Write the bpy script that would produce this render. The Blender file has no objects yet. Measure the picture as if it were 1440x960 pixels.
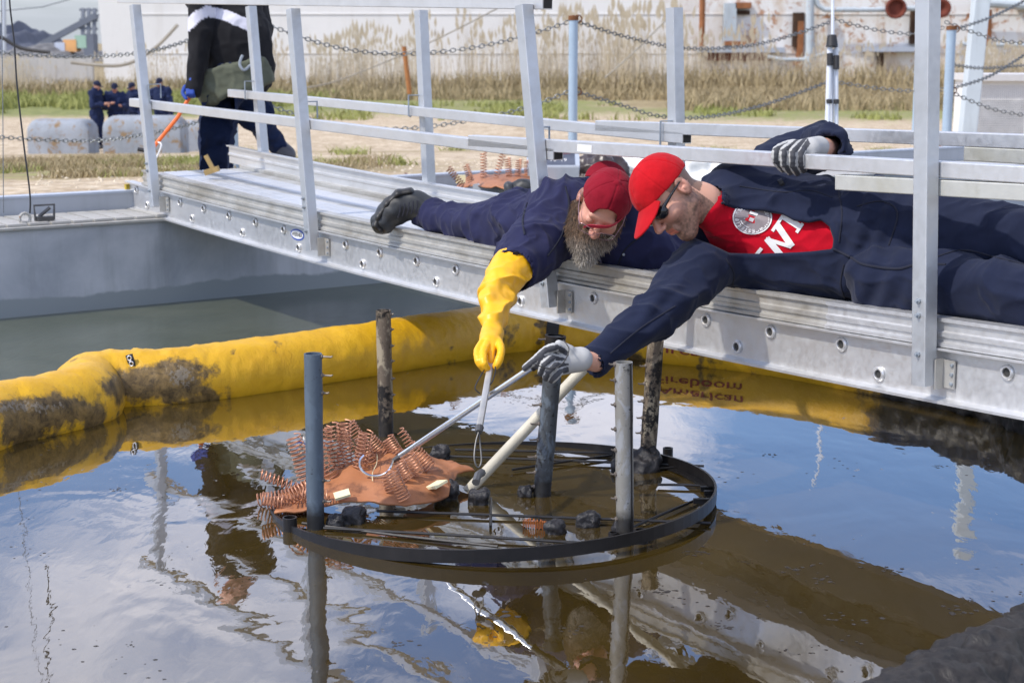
import bpy, bmesh, math, random
import numpy as np
from mathutils import Vector, Matrix
from mathutils.bvhtree import BVHTree
R = math.radians
rnd = random.Random(7)
rng = np.random.default_rng(7)
scene = bpy.context.scene
col = scene.collection

# ------------------------------------------------------------------ camera
F, CH = 2300.0, 1.42                       # focal length in photo pixels, eye height over the water
PITCH = math.atan(420 / F)
SP, CP = math.sin(PITCH), math.cos(PITCH)
cam = bpy.data.objects.new('camera', bpy.data.cameras.new('camera'))
col.objects.link(cam)
cam.location = (0, 0, CH)
cam.rotation_euler = (R(90) - PITCH, 0, 0)
cam.data.sensor_width = 36
cam.data.lens = 36 * F / 1440
cam.data.clip_start = .05
cam.data.clip_end = 4000
cam.data.dof.use_dof = True
cam.data.dof.focus_distance = 5.0
cam.data.dof.aperture_fstop = 7.0
scene.camera = cam
scene.view_settings.view_transform = 'Standard'
scene.view_settings.look = 'None'
scene.view_settings.exposure = -0.12
scene.view_settings.gamma = 1
scene.view_settings.use_curve_mapping = False

# ------------------------------------------------------------------ sky and sun
SUN = Vector((-.60, -.30, .80)).normalized()
world = bpy.data.worlds.new('World')
scene.world = world
world.use_nodes = True
nt = world.node_tree
nt.nodes.clear()
wn = lambda t: nt.nodes.new(t)
out = wn('ShaderNodeOutputWorld'); bg = wn('ShaderNodeBackground')
sky = wn('ShaderNodeTexSky'); sky.sky_type = 'NISHITA'; sky.sun_disc = False
sky.sun_elevation = math.asin(SUN.z)
sky.sun_rotation = math.atan2(SUN.x, SUN.y)
sky.air_density = 1.0; sky.dust_density = 1.0; sky.ozone_density = 1.5
tc = wn('ShaderNodeTexCoord')
sx = wn('ShaderNodeSeparateXYZ'); nt.links.new(tc.outputs['Generated'], sx.inputs[0])
def wmath(op, a, b=None, c=None, clamp=False):
    m = wn('ShaderNodeMath'); m.operation = op; m.use_clamp = clamp
    for i, v in enumerate((a, b, c)):
        if v is None: continue
        if isinstance(v, (int, float)): m.inputs[i].default_value = v
        else: nt.links.new(v, m.inputs[i])
    return m.outputs[0]
# clouds: flatten direction on to a cloud layer so that they compress towards the horizon
zc_ = wmath('ADD', wmath('MAXIMUM', sx.outputs[2], 0.0), 0.10)
cx_ = wmath('DIVIDE', sx.outputs[0], zc_); cy_ = wmath('DIVIDE', sx.outputs[1], zc_)
cmb = wn('ShaderNodeCombineXYZ'); nt.links.new(cx_, cmb.inputs[0]); nt.links.new(cy_, cmb.inputs[1]); cmb.inputs[2].default_value = 5.2
n1 = wn('ShaderNodeTexNoise'); n1.inputs['Scale'].default_value = 1.0; n1.inputs['Detail'].default_value = 9; n1.inputs['Roughness'].default_value = .56; n1.inputs['Distortion'].default_value = .5
nt.links.new(cmb.outputs[0], n1.inputs['Vector'])
cr = wn('ShaderNodeValToRGB'); nt.links.new(n1.outputs[0], cr.inputs[0])
cr.color_ramp.elements[0].position = .45; cr.color_ramp.elements[0].color = (0, 0, 0, 1)
cr.color_ramp.elements[1].position = .61; cr.color_ramp.elements[1].color = (1, 1, 1, 1)
n2 = wn('ShaderNodeTexNoise'); n2.inputs['Scale'].default_value = 1.6; n2.inputs['Detail'].default_value = 6
nt.links.new(cmb.outputs[0], n2.inputs['Vector'])
cc = wn('ShaderNodeMix'); cc.data_type = 'RGBA'
nt.links.new(n2.outputs[0], cc.inputs[0])
cc.inputs[6].default_value = (11.5, 12.3, 15.5, 1); cc.inputs[7].default_value = (22, 21.6, 23, 1)
mx = wn('ShaderNodeMix'); mx.data_type = 'RGBA'
haze = wmath('MULTIPLY', wmath('SUBTRACT', .075, sx.outputs[2]), 16.0, clamp=True)
bl = wn('ShaderNodeMix'); bl.data_type = 'RGBA'; bl.blend_type = 'MULTIPLY'; bl.inputs[0].default_value = 1
nt.links.new(sky.outputs[0], bl.inputs[6]); bl.inputs[7].default_value = (1.95, 2.15, 2.6, 1)
nt.links.new(cr.outputs[0], mx.inputs[0]); nt.links.new(bl.outputs[2], mx.inputs[6]); nt.links.new(cc.outputs[2], mx.inputs[7])
mh = wn('ShaderNodeMix'); mh.data_type = 'RGBA'
nt.links.new(haze, mh.inputs[0]); nt.links.new(mx.outputs[2], mh.inputs[6]); mh.inputs[7].default_value = (6.2, 6.7, 7.4, 1)
nt.links.new(mh.outputs[2], bg.inputs[0])
bg.inputs[1].default_value = .098
nt.links.new(bg.outputs[0], out.inputs[0])

sun = bpy.data.objects.new('sun', bpy.data.lights.new('sun', 'SUN'))
col.objects.link(sun)
sun.data.energy = 4.0
sun.data.angle = R(1.5)
sun.data.color = (1, .94, .85)
sun.rotation_euler = SUN.to_track_quat('Z', 'Y').to_euler()
sun.location = (0, 0, 30)

# ------------------------------------------------------------------ picture <-> place
CAM = np.array([0, 0, CH])
def ray(px, py):
    a, b = (px - 720) / F, (480 - py) / F
    return np.array([a, CP + b * SP, -SP + b * CP])
def W(px, py, zc):                         # point at camera depth zc
    return Vector(CAM + zc * ray(px, py))
def onz(px, py, z=0.0):                    # point on a level plane
    d = ray(px, py)
    return Vector(CAM + d * ((z - CH) / d[2]))
def aty(px, py, Y):
    d = ray(px, py)
    return Vector(CAM + d * (Y / d[1]))
def proj(P):                               # (N,3) -> px, py, depth
    P = np.asarray(P, dtype=np.float32)
    q = P - CAM.astype(np.float32)
    zc = q[..., 1] * CP - q[..., 2] * SP
    up = q[..., 1] * SP + q[..., 2] * CP
    return 720 + F * q[..., 0] / zc, 480 - F * up / zc, zc

# ------------------------------------------------------------------ materials
def S(r, g, b):                            # sRGB 0-255 -> linear
    f = lambda c: (c / 255 / 12.92) if c / 255 <= .04045 else ((c / 255 + .055) / 1.055) ** 2.4
    return (f(r), f(g), f(b), 1)
class Mat:
    def __init__(s, name):
        s.m = bpy.data.materials.new(name); s.m.use_nodes = True
        s.t = s.m.node_tree; s.b = s.t.nodes['Principled BSDF']
        s.tc = s.t.nodes.new('ShaderNodeTexCoord')
    def n(s, t): return s.t.nodes.new(t)
    def l(s, a, b): s.t.links.new(a, b)
    def mapping(s, scale=(1, 1, 1), coord='Object', rot=(0, 0, 0)):
        mp = s.n('ShaderNodeMapping'); s.l(s.tc.outputs[coord], mp.inputs[0])
        mp.inputs['Scale'].default_value = scale; mp.inputs['Rotation'].default_value = rot
        return mp.outputs[0]
    def noise(s, scale, detail=4, rough=.55, dist=0, vec=None, kind='noise'):
        if kind == 'noise':
            n = s.n('ShaderNodeTexNoise'); n.inputs['Detail'].default_value = detail
            n.inputs['Roughness'].default_value = rough; n.inputs['Distortion'].default_value = dist
        else:
            n = s.n('ShaderNodeTexVoronoi')
        n.inputs['Scale'].default_value = scale
        s.l(vec if vec is not None else s.tc.outputs['Object'], n.inputs['Vector'])
        return n.outputs[0]
    def ramp(s, fac, stops):
        r = s.n('ShaderNodeValToRGB'); s.l(fac, r.inputs[0])
        e = r.color_ramp.elements
        while len(e) < len(stops): e.new(.5)
        for i, (p, c) in enumerate(stops):
            e[i].position = p; e[i].color = c if len(c) == 4 else (*c, 1)
        return r.outputs[0]
    def mix(s, fac, a, b, mode='MIX'):
        m = s.n('ShaderNodeMix'); m.data_type = 'RGBA'; m.blend_type = mode
        for i, v in ((0, fac), (6, a), (7, b)):
            if isinstance(v, (tuple, float, int)): m.inputs[i].default_value = v
            else: s.l(v, m.inputs[i])
        return m.outputs[2]
    def math(s, op, a, b=0.0, clamp=False):
        m = s.n('ShaderNodeMath'); m.operation = op; m.use_clamp = clamp
        for i, v in enumerate((a, b)):
            if isinstance(v, (int, float)): m.inputs[i].default_value = v
            else: s.l(v, m.inputs[i])
        return m.outputs[0]
    def bump(s, h, strength=.3, dist=.01, prev=None):
        b = s.n('ShaderNodeBump'); b.inputs['Strength'].default_value = strength; b.inputs['Distance'].default_value = dist
        s.l(h, b.inputs['Height'])
        if prev is not None: s.l(prev, b.inputs['Normal'])
        s.l(b.outputs[0], s.b.inputs['Normal']); return b.outputs[0]
    def col(s, v):
        if isinstance(v, tuple): s.b.inputs['Base Color'].default_value = v
        else: s.l(v, s.b.inputs['Base Color'])
    def set(s, rough=None, metal=None, ior=None, spec=None):
        for k, v in (('Roughness', rough), ('Metallic', metal), ('IOR', ior), ('Specular IOR Level', spec)):
            if v is None: continue
            if isinstance(v, (int, float)): s.b.inputs[k].default_value = v
            else: s.l(v, s.b.inputs[k])
        return s
BW = lambda v: (v, v, v, 1)
def simple(name, c, rough=.6, metal=0, var=.25, scale=12, bump=0, bscale=60, bdist=.003, c2=None, stretch=(1, 1, 1)):
    m = Mat(name)
    n = m.noise(scale, 5, .6, vec=m.mapping(stretch))
    dark = c2 or tuple(x * (1 - var) for x in c[:3]) + (1,)
    lite = tuple(min(1, x * (1 + var * .6)) for x in c[:3]) + (1,)
    m.col(m.ramp(n, [(.3, dark), (.7, lite)]))
    m.set(rough, metal)
    if bump: m.bump(m.noise(bscale, 4), bump, bdist)
    return m.m
MT = {}
def alu(name, base, rough=.36, dirt=.25, metal=.8, dirtc=None):
    m = Mat(name)
    n = m.noise(3.5, 6, .65, .4); n2 = m.noise(45, 3)
    m.col(m.mix(m.ramp(n, [(.45, BW(0)), (.75, BW(dirt))]), base, dirtc or S(120, 116, 104)))
    m.set(m.ramp(n2, [(.3, BW(rough - .07)), (.7, BW(rough + .12))]), metal)
    m.bump(m.noise(160, 3, vec=m.mapping((1, 1, 1))), .05, .002)
    return m.m
MT['alu'] = alu('brushed_aluminium', (.68, .68, .68, 1), .40, .22, .72)
MT['alu_dirty'] = alu('worn_aluminium', (.55, .54, .51, 1), .45, .75, .6, S(128, 118, 96))
MT['alu_post'] = alu('mill_aluminium_tube', (.56, .58, .60, 1), .45, .3, .7)
MT['alu_cream'] = alu('stained_aluminium_tube', (.56, .56, .52, 1), .5, .6, .5, S(160, 154, 124))
MT['chrome'] = simple('polished_pole', (.78, .79, .8, 1), .22, 1, .05)
MT['pvc'] = simple('weathered_plastic_pipe', S(196, 190, 172), .5, 0, .2, 9, .1)
MT['steel_dark'] = simple('dark_bolt_steel', (.12, .12, .12, 1), .5, .6, .3)
MT['zinc'] = simple('galvanised_steel', S(150, 158, 166), .5, .35, .2, 20)
MT['black'] = simple('black_rubber', (.018, .018, .02, 1), .55, 0, .3, 20)
MT['hole'] = simple('inside_of_tube', (.035, .034, .032, 1), .8)  # flat dark colour standing in for the shade inside hollow tubes
MT['label_white'] = simple('white_label', (.75, .75, .74, 1), .5, 0, .05)
MT['blue'] = simple('blue_print', S(25, 70, 170), .4, 0, .05)
MT['ink'] = simple('dark_ink', (.02, .02, .03, 1), .5)
MT['white'] = simple('white_print', (.78, .77, .76, 1), .7, 0, .06)

# ------------------------------------------------------------------ object helpers
def tag(o, label=None, cat=None, group=None, kind=None):
    for k, v in (('label', label), ('category', cat), ('group', group), ('kind', kind)):
        if v: o[k] = v
    return o
def empty(name, loc, label=None, cat=None, group=None):
    o = bpy.data.objects.new(name, None); col.objects.link(o)
    o.location = loc; o.empty_display_size = .1
    bpy.context.view_layer.update() if False else None
    return tag(o, label, cat, group)
def link(name, me, mat, parent=None):
    o = bpy.data.objects.new(name, me); col.objects.link(o)
    if mat is not None and not me.materials: me.materials.append(mat)
    if parent is not None:
        o.parent = parent
        L = Vector(parent.location); p = parent.parent
        while p is not None: L = L + Vector(p.location); p = p.parent
        o.location = -L if o.parent.type == 'EMPTY' and p is None else (0, 0, 0)
        if parent.type != 'EMPTY': o.location = (0, 0, 0)
    return o
def mesh_from(name, verts, faces, smooth=True):
    me = bpy.data.meshes.new(name)
    me.from_pydata([tuple(v) for v in verts], [], [tuple(f) for f in faces])
    if smooth: me.polygons.foreach_set('use_smooth', [True] * len(me.polygons))
    me.update()
    return me
def frame(d):                              # two normals for a direction
    d = Vector(d).normalized()
    a = Vector((0, 0, 1)) if abs(d.z) < .9 else Vector((1, 0, 0))
    u = d.cross(a).normalized(); return u, d.cross(u).normalized()
class MB:
    def __init__(s): s.v = []; s.f = []
    def add(s, vs, fs):
        k = len(s.v); s.v += [tuple(v) for v in vs]; s.f += [tuple(i + k for i in f) for f in fs]; return s
    def box(s, c, sx, sy, sz, ax=None):     # centre, full sizes, axes
        c = Vector(c); ax = ax or (Vector((1, 0, 0)), Vector((0, 1, 0)), Vector((0, 0, 1)))
        vs = [c + ax[0] * (i * sx / 2) + ax[1] * (j * sy / 2) + ax[2] * (k * sz / 2) for i in (-1, 1) for j in (-1, 1) for k in (-1, 1)]
        return s.add(vs, [(0, 1, 3, 2), (4, 6, 7, 5), (0, 4, 5, 1), (2, 3, 7, 6), (0, 2, 6, 4), (1, 5, 7, 3)])
    def beam(s, a, b, w, h, side=None, bev=0):   # rectangular bar from a to b; side = width direction
        a, b = Vector(a), Vector(b); d = (b - a).normalized()
        u = Vector(side) if side is not None else frame(d)[0]
        u = (u - d * u.dot(d)).normalized(); v = d.cross(u)
        if not bev:
            pts = [(-w/2, -h/2), (w/2, -h/2), (w/2, h/2), (-w/2, h/2)]
        else:
            pts = []
            for (cx, cy, a0) in ((w/2, h/2, 0), (-w/2, h/2, 90), (-w/2, -h/2, 180), (w/2, -h/2, 270)):
                for q in (0, 45, 90):
                    t = R(a0 + q)
                    pts.append((cx - math.copysign(bev, cx) + bev * math.cos(t), cy - math.copysign(bev, cy) + bev * math.sin(t)))
        n = len(pts)
        vs = [p + u * x + v * y for p in (a, b) for x, y in pts]
        fs = [(i, (i + 1) % n, n + (i + 1) % n, n + i) for i in range(n)] + [tuple(range(n))[::-1], tuple(range(n, 2 * n))]
        return s.add(vs, fs)
    def tube(s, pts, r, n=10, cap=True, closed=False):
        pts = [Vector(p) for p in pts]; m = len(pts)
        rs = r if isinstance(r, (list, tuple)) else [r] * m
        k = len(s.v); u = None
        for i, p in enumerate(pts):
            if closed: d = pts[(i + 1) % m] - pts[i - 1]
            else: d = pts[min(i + 1, m - 1)] - pts[max(i - 1, 0)]
            d = d.normalized() if d.length > 1e-9 else Vector((0, 0, 1))
            if u is None: u = frame(d)[0]
            u = (u - d * u.dot(d))
            u = u.normalized() if u.length > 1e-6 else frame(d)[0]
            v = d.cross(u)
            for j in range(n):
                t = 2 * math.pi * j / n
                s.v.append(tuple(p + (u * math.cos(t) + v * math.sin(t)) * rs[i]))
        for i in range(m if closed else m - 1):
            a, b = k + i * n, k + ((i + 1) % m) * n
            for j in range(n):
                s.f.append((a + j, a + (j + 1) % n, b + (j + 1) % n, b + j))
        if cap and not closed:
            s.f.append(tuple(range(k, k + n))[::-1]); s.f.append(tuple(range(k + (m - 1) * n, k + m * n)))
        return s
    def lathe(s, base, axis, prof, n=16):    # prof (radius, height)
        base = Vector(base); d = Vector(axis).normalized(); u, v = frame(d); k = len(s.v)
        for r, h in prof:
            for j in range(n):
                t = 2 * math.pi * j / n
                s.v.append(tuple(base + d * h + (u * math.cos(t) + v * math.sin(t)) * max(r, 1e-4)))
        for i in range(len(prof) - 1):
            a, b = k + i * n, k + (i + 1) * n
            for j in range(n): s.f.append((a + j, a + (j + 1) % n, b + (j + 1) % n, b + j))
        return s
    def build(s, name, mat, parent=None, smooth=False, sharp=35):
        me = mesh_from(name, s.v, s.f, smooth)
        if smooth and sharp:
            try: me.set_sharp_from_angle(angle=R(sharp))
            except Exception: pass
        return link(name, me, mat, parent)
def spline(pts, n=12, closed=False):         # Catmull-Rom
    P = [Vector(p) for p in pts]; m = len(P); o = []
    for i in range(m if closed else m - 1):
        if closed: a, b, c, d = P[i - 1], P[i], P[(i + 1) % m], P[(i + 2) % m]
        else: a, b, c, d = P[max(i - 1, 0)], P[i], P[i + 1], P[min(i + 2, m - 1)]
        for j in range(n):
            t = j / n
            o.append(.5 * ((2 * b) + (c - a) * t + (2 * a - 5 * b + 4 * c - d) * t * t + (3 * b - a - 3 * c + d) * t ** 3))
    if not closed: o.append(P[-1])
    return o
# numpy noise -------------------------------------------------------
def _hash(ix, iy, iz, seed):
    h = (ix.astype(np.int64) * 374761393 + iy.astype(np.int64) * 668265263 + iz.astype(np.int64) * 2147483647 + seed * 1013904223) & 0xffffffff
    h = ((h ^ (h >> 13)) * 1274126177) & 0xffffffff
    return ((h ^ (h >> 16)) & 0xffff).astype(np.float32) / 65535.0
def vnoise(P, seed=0):
    P = np.asarray(P, dtype=np.float32)
    i = np.floor(P).astype(np.int64); f = P - i; f = f * f * (3 - 2 * f)
    r = 0
    for a in (0, 1):
        for b in (0, 1):
            for c in (0, 1):
                w = (f[..., 0] if a else 1 - f[..., 0]) * (f[..., 1] if b else 1 - f[..., 1]) * (f[..., 2] if c else 1 - f[..., 2])
                r = r + w * _hash(i[..., 0] + a, i[..., 1] + b, i[..., 2] + c, seed)
    return r * 2 - 1
def fbm(P, oct=3, seed=0):
    r = 0; a = 1.0
    for o in range(oct):
        r = r + a * vnoise(np.asarray(P) * 2 ** o, seed + o); a *= .5
    return r
# signed distance modelling ------------------------------------------
V3 = lambda v: np.array(tuple(v), dtype=np.float32)
def rcone(a, b, ra, rb, flat=None):          # tapered capsule; flat=(direction, factor) squashes it
    a, b = V3(a), V3(b)
    def f(P):
        Q = P - a; ba = b - a
        if flat is not None:
            d = V3(flat[0]); d = d / np.linalg.norm(d); kf = flat[1]
            Q = Q + (Q @ d)[..., None] * d * (1 / kf - 1)
            ba = ba + (ba @ d) * d * (1 / kf - 1)
        t = np.clip((Q @ ba) / max(ba @ ba, 1e-9), 0, 1)
        e = np.linalg.norm(Q - t[..., None] * ba, axis=-1) - (ra + (rb - ra) * t)
        return e * (min(1, flat[1]) ** .5 if flat is not None else 1)
    return f
def ell(c, rad, ax=None):
    c = V3(c); rad = V3(rad); A = np.array([tuple(v) for v in ax], dtype=np.float32) if ax is not None else np.eye(3, dtype=np.float32)
    def f(P):
        q = (P - c) @ A.T
        k0 = np.linalg.norm(q / rad, axis=-1); k1 = np.linalg.norm(q / (rad * rad), axis=-1)
        return k0 * (k0 - 1) / np.maximum(k1, 1e-6)
    return f
def rbox(c, half, ax=None, r=.01):
    c = V3(c); half = V3(half) - r; A = np.array([tuple(v) for v in ax], dtype=np.float32) if ax is not None else np.eye(3, dtype=np.float32)
    def f(P):
        q = np.abs((P - c) @ A.T) - half
        return np.linalg.norm(np.maximum(q, 0), axis=-1) + np.minimum(q.max(-1), 0) - r
    return f
def smin(a, b, k):
    if k <= 0: return np.minimum(a, b)
    h = np.maximum(k - np.abs(a - b), 0) / k
    return np.minimum(a, b) - h * h * k * .25
def smax(a, b, k): return -smin(-a, -b, k)
def sd(prims):                               # [(op, f, k)], op in + - &
    def f(P):
        d = None
        for op, g, k in prims:
            e = g(P)
            if d is None: d = e
            elif op == '+': d = smin(d, e, k)
            elif op == '-': d = smax(d, -e, k)
            else: d = smax(d, e, k)
        return d
    return f
def surfnet(f, lo, hi, h, margin=1.6):
    lo = V3(lo); hi = V3(hi); s = 6
    nb = np.ceil((hi - lo) / (h * s)).astype(int) + 1
    n = nb * s
    bi = np.stack(np.meshgrid(*[np.arange(k) for k in nb], indexing='ij'), -1).reshape(-1, 3)
    cen = lo + (bi * s + (s - 1) / 2) * h
    dc = f(cen.astype(np.float32))
    D = np.repeat(np.repeat(np.repeat(dc.reshape(nb), s, 0), s, 1), s, 2).astype(np.float32)
    near = np.abs(dc) < s * h * margin
    off = np.stack(np.meshgrid(*[np.arange(s)] * 3, indexing='ij'), -1).reshape(-1, 3)
    idx = (bi[near][:, None, :] * s + off[None]).reshape(-1, 3)
    for k in range(0, len(idx), 400000):
        ii = idx[k:k + 400000]
        D[ii[:, 0], ii[:, 1], ii[:, 2]] = f((lo + ii * h).astype(np.float32))
    neg = D < 0
    c = [neg[a:n[0] - 1 + a, b:n[1] - 1 + b, d:n[2] - 1 + d] for a in (0, 1) for b in (0, 1) for d in (0, 1)]
    cnt = sum(x.astype(np.int8) for x in c)
    act = (cnt > 0) & (cnt < 8)
    ai = np.argwhere(act)
    vid = -np.ones(act.shape, dtype=np.int64); vid[act] = np.arange(len(ai))
    acc = np.zeros((len(ai), 3)); num = np.zeros(len(ai))
    corners = [(a, b, d) for a in (0, 1) for b in (0, 1) for d in (0, 1)]
    vals = {q: D[ai[:, 0] + q[0], ai[:, 1] + q[1], ai[:, 2] + q[2]] for q in corners}
    for q in corners:
        for x in range(3):
            if q[x] == 0:
                q2 = tuple(q[i] + (i == x) for i in range(3))
                v0, v1 = vals[q], vals[q2]
                cr_ = (v0 < 0) != (v1 < 0)
                t = np.where(cr_, v0 / np.where(np.abs(v0 - v1) < 1e-12, 1, v0 - v1), 0)
                p = np.array(q, float)[None].repeat(len(ai), 0); p[:, x] += t
                acc += p * cr_[:, None]; num += cr_
    V = lo + (ai + acc / num[:, None]) * h
    Fs = []
    for x in range(3):
        y, z = (x + 1) % 3, (x + 2) % 3
        sl0 = [slice(0, n[i] - 1) for i in range(3)]; sl1 = list(sl0); sl1[x] = slice(1, n[x])
        s0 = neg[tuple(sl0)]; s1 = neg[tuple(sl1)]
        e = np.argwhere(s0 != s1); e = e[(e[:, y] > 0) & (e[:, z] > 0) & (e[:, x] < n[x] - 1)]
        if not len(e): continue
        def vv(dy, dz):
            q = e.copy(); q[:, y] -= dy; q[:, z] -= dz; return vid[q[:, 0], q[:, 1], q[:, 2]]
        qd = np.stack([vv(0, 0), vv(1, 0), vv(1, 1), vv(0, 1)], 1)
        flip = ~s0[e[:, 0], e[:, 1], e[:, 2]]
        qd[~flip] = qd[~flip][:, ::-1]
        Fs.append(qd)
    Q = np.concatenate(Fs); Q = Q[(Q >= 0).all(1)]
    # make normals point outwards
    return V, Q[:, ::-1]
def vnormals(V, Q):
    a = V[Q[:, 2]] - V[Q[:, 0]]; b = V[Q[:, 3]] - V[Q[:, 1]]
    n = np.cross(a, b); N = np.zeros_like(V)
    for i in range(4): np.add.at(N, Q[:, i], n)
    return N / np.maximum(np.linalg.norm(N, axis=1, keepdims=True), 1e-12)
def sdf_obj(name, f, lo, hi, h, mat, parent=None, disp=None, color=None, snap=True):
    V, Q = surfnet(f, lo, hi, h)
    N = vnormals(V, Q)
    # check orientation using the field
    t = f((V[:200] + N[:200] * h).astype(np.float32)).mean() - f((V[:200] - N[:200] * h).astype(np.float32)).mean()
    if t < 0: Q = Q[:, ::-1]; N = -N
    if disp is not None: V = V + N * disp(V, N)[:, None]
    me = bpy.data.meshes.new(name)
    me.vertices.add(len(V)); me.vertices.foreach_set('co', V.astype(np.float32).ravel())
    me.loops.add(len(Q) * 4); me.loops.foreach_set('vertex_index', Q.astype(np.int32).ravel())
    me.polygons.add(len(Q)); me.polygons.foreach_set('loop_start', np.arange(0, len(Q) * 4, 4, dtype=np.int32))
    me.polygons.foreach_set('loop_total', np.full(len(Q), 4, dtype=np.int32))
    me.polygons.foreach_set('use_smooth', np.ones(len(Q), dtype=bool))
    me.update(calc_edges=True); me.validate()
    if color is not None:
        C = color(V, N); C = np.concatenate([C, np.ones((len(C), 1))], 1).astype(np.float32)
        at = me.color_attributes.new('tint', 'FLOAT_COLOR', 'POINT'); at.data.foreach_set('color', C.ravel())
    return link(name, me, mat, parent)
def text_geo(txt, size=1.0, bold=0.0, align='CENTER'):   # flat lettering as vertices and faces
    cu = bpy.data.curves.new('lettering', 'FONT'); cu.body = txt; cu.size = size; cu.align_x = align; cu.align_y = 'CENTER'
    cu.offset = bold; cu.resolution_u = 3
    o = bpy.data.objects.new('lettering', cu); col.objects.link(o)
    dg = bpy.context.evaluated_depsgraph_get(); me = bpy.data.meshes.new_from_object(o.evaluated_get(dg))
    vs = [v.co.copy() for v in me.vertices]; fs = [tuple(p.vertices) for p in me.polygons]
    bpy.data.objects.remove(o); bpy.data.curves.remove(cu); bpy.data.meshes.remove(me)
    return vs, fs
# ------------------------------------------------------------------ setting materials
m = Mat('gravel_and_grass_ground')
at = m.n('ShaderNodeAttribute'); at.attribute_name = 'tint'
sp = m.n('ShaderNodeSeparateColor'); m.l(at.outputs[0], sp.inputs[0])
vo = m.noise(9, kind='vor'); nf = m.noise(2.2, 8, .7); nc = m.noise(.35, 5, .6)
grav = m.mix(m.ramp(vo, [(.1, BW(0)), (.7, BW(1))]), S(172, 152, 122), S(214, 198, 172))
grav = m.mix(m.ramp(nf, [(.35, BW(.75)), (.62, BW(0))]), grav, S(136, 112, 82))
green = m.mix(m.ramp(nf, [(.35, BW(0)), (.65, BW(1))]), S(88, 98, 46), S(146, 146, 84))
brown = m.mix(m.ramp(nf, [(.35, BW(0)), (.65, BW(1))]), S(116, 102, 70), S(168, 150, 112))
gm = m.math('ADD', sp.outputs[0], m.math('MULTIPLY', m.math('SUBTRACT', nf, .5), 1.6)); gm = m.ramp(gm, [(.4, BW(0)), (.6, BW(1))])
bm_ = m.math('ADD', sp.outputs[1], m.math('MULTIPLY', m.math('SUBTRACT', nf, .5), 1.6)); bm_ = m.ramp(bm_, [(.4, BW(0)), (.6, BW(1))])
m.col(m.mix(gm, m.mix(bm_, grav, brown), green)); m.set(.95)
m.bump(m.noise(14, kind='vor'), .6, .03)
MT['ground'] = m.m
def leafy(name, a, b, scale=.4, transl=.3):
    m = Mat(name)
    n = m.noise(scale, 4, .7); n2 = m.noise(23, 2)
    m.col(m.mix(m.math('MULTIPLY_ADD' if False else 'ADD', m.math('MULTIPLY', n, .6), m.math('MULTIPLY', n2, .4)), a, b)); m.set(.8)
    return m.m
MT['reed'] = leafy('dry_reeds', S(150, 132, 104), S(226, 214, 188), 1.3)
MT['dry_grass'] = leafy('dry_grass_blades', S(118, 104, 76), S(190, 172, 132), 1.0)
MT['green_grass'] = leafy('green_grass_blades', S(92, 104, 46), S(176, 174, 104), .8)
def painted(name, c, rustc=S(130, 84, 40), rust=.12, var=.12, dark=None, rough=.55, scale=2.2):
    m = Mat(name)
    n = m.noise(scale, 7, .62, .3); r = m.noise(scale * 2.7, 8, .72, .6)
    base = m.mix(n, tuple(x * (1 - var * 2) for x in c[:3]) + (1,), tuple(min(1, x * (1 + var)) for x in c[:3]) + (1,))
    st = m.noise(7, 4, .6, vec=m.mapping((1, 1, .12)))
    base = m.mix(m.ramp(st, [(.5, BW(0)), (.8, BW(.35))]), base, S(112, 116, 112))
    m.col(m.mix(m.ramp(r, [(.74 - rust, BW(0)), (.78 - rust * .9, BW(1))]), base, rustc)); m.set(rough)
    m.bump(n, .1, .004)
    return m.m
MT['tank_grey'] = painted('grey_tank_paint', S(168, 173, 180), rust=.0, var=.14, scale=1.4)
MT['tank_rust'] = painted('rusty_tank_deck', S(176, 174, 168), rust=.15, var=.16, scale=5)
# ---- wet streak band on the lower wall: a separate look of the paint below the old waterline
m = Mat('grey_tank_wall_with_tide_mark')
n = m.noise(1.3, 7, .62, .3); sxz = m.n('ShaderNodeSeparateXYZ'); m.l(m.tc.outputs['Object'], sxz.inputs[0])
edge = m.math('ADD', sxz.outputs[2], m.math('MULTIPLY', m.math('SUBTRACT', m.noise(3.2, 6, .6), .5), .12))
tide = m.ramp(edge, [(.085, BW(1)), (.098, BW(0))])
base = m.mix(m.ramp(n, [(.34, BW(0)), (.66, BW(1))]), S(142, 149, 158), S(190, 194, 200))
st = m.noise(9, 5, .65, vec=m.mapping((1, 1, .1)))
base = m.mix(m.ramp(st, [(.5, BW(0)), (.8, BW(.45))]), base, S(108, 114, 114))
base = m.mix(m.ramp(m.noise(6, 3, .5), [(.76, BW(0)), (.8, BW(.8))]), base, S(112, 92, 56))
m.col(m.mix(tide, base, S(138, 146, 150))); m.set(.5); m.bump(n, .1, .004)
MT['tank_wall'] = m.m

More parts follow.
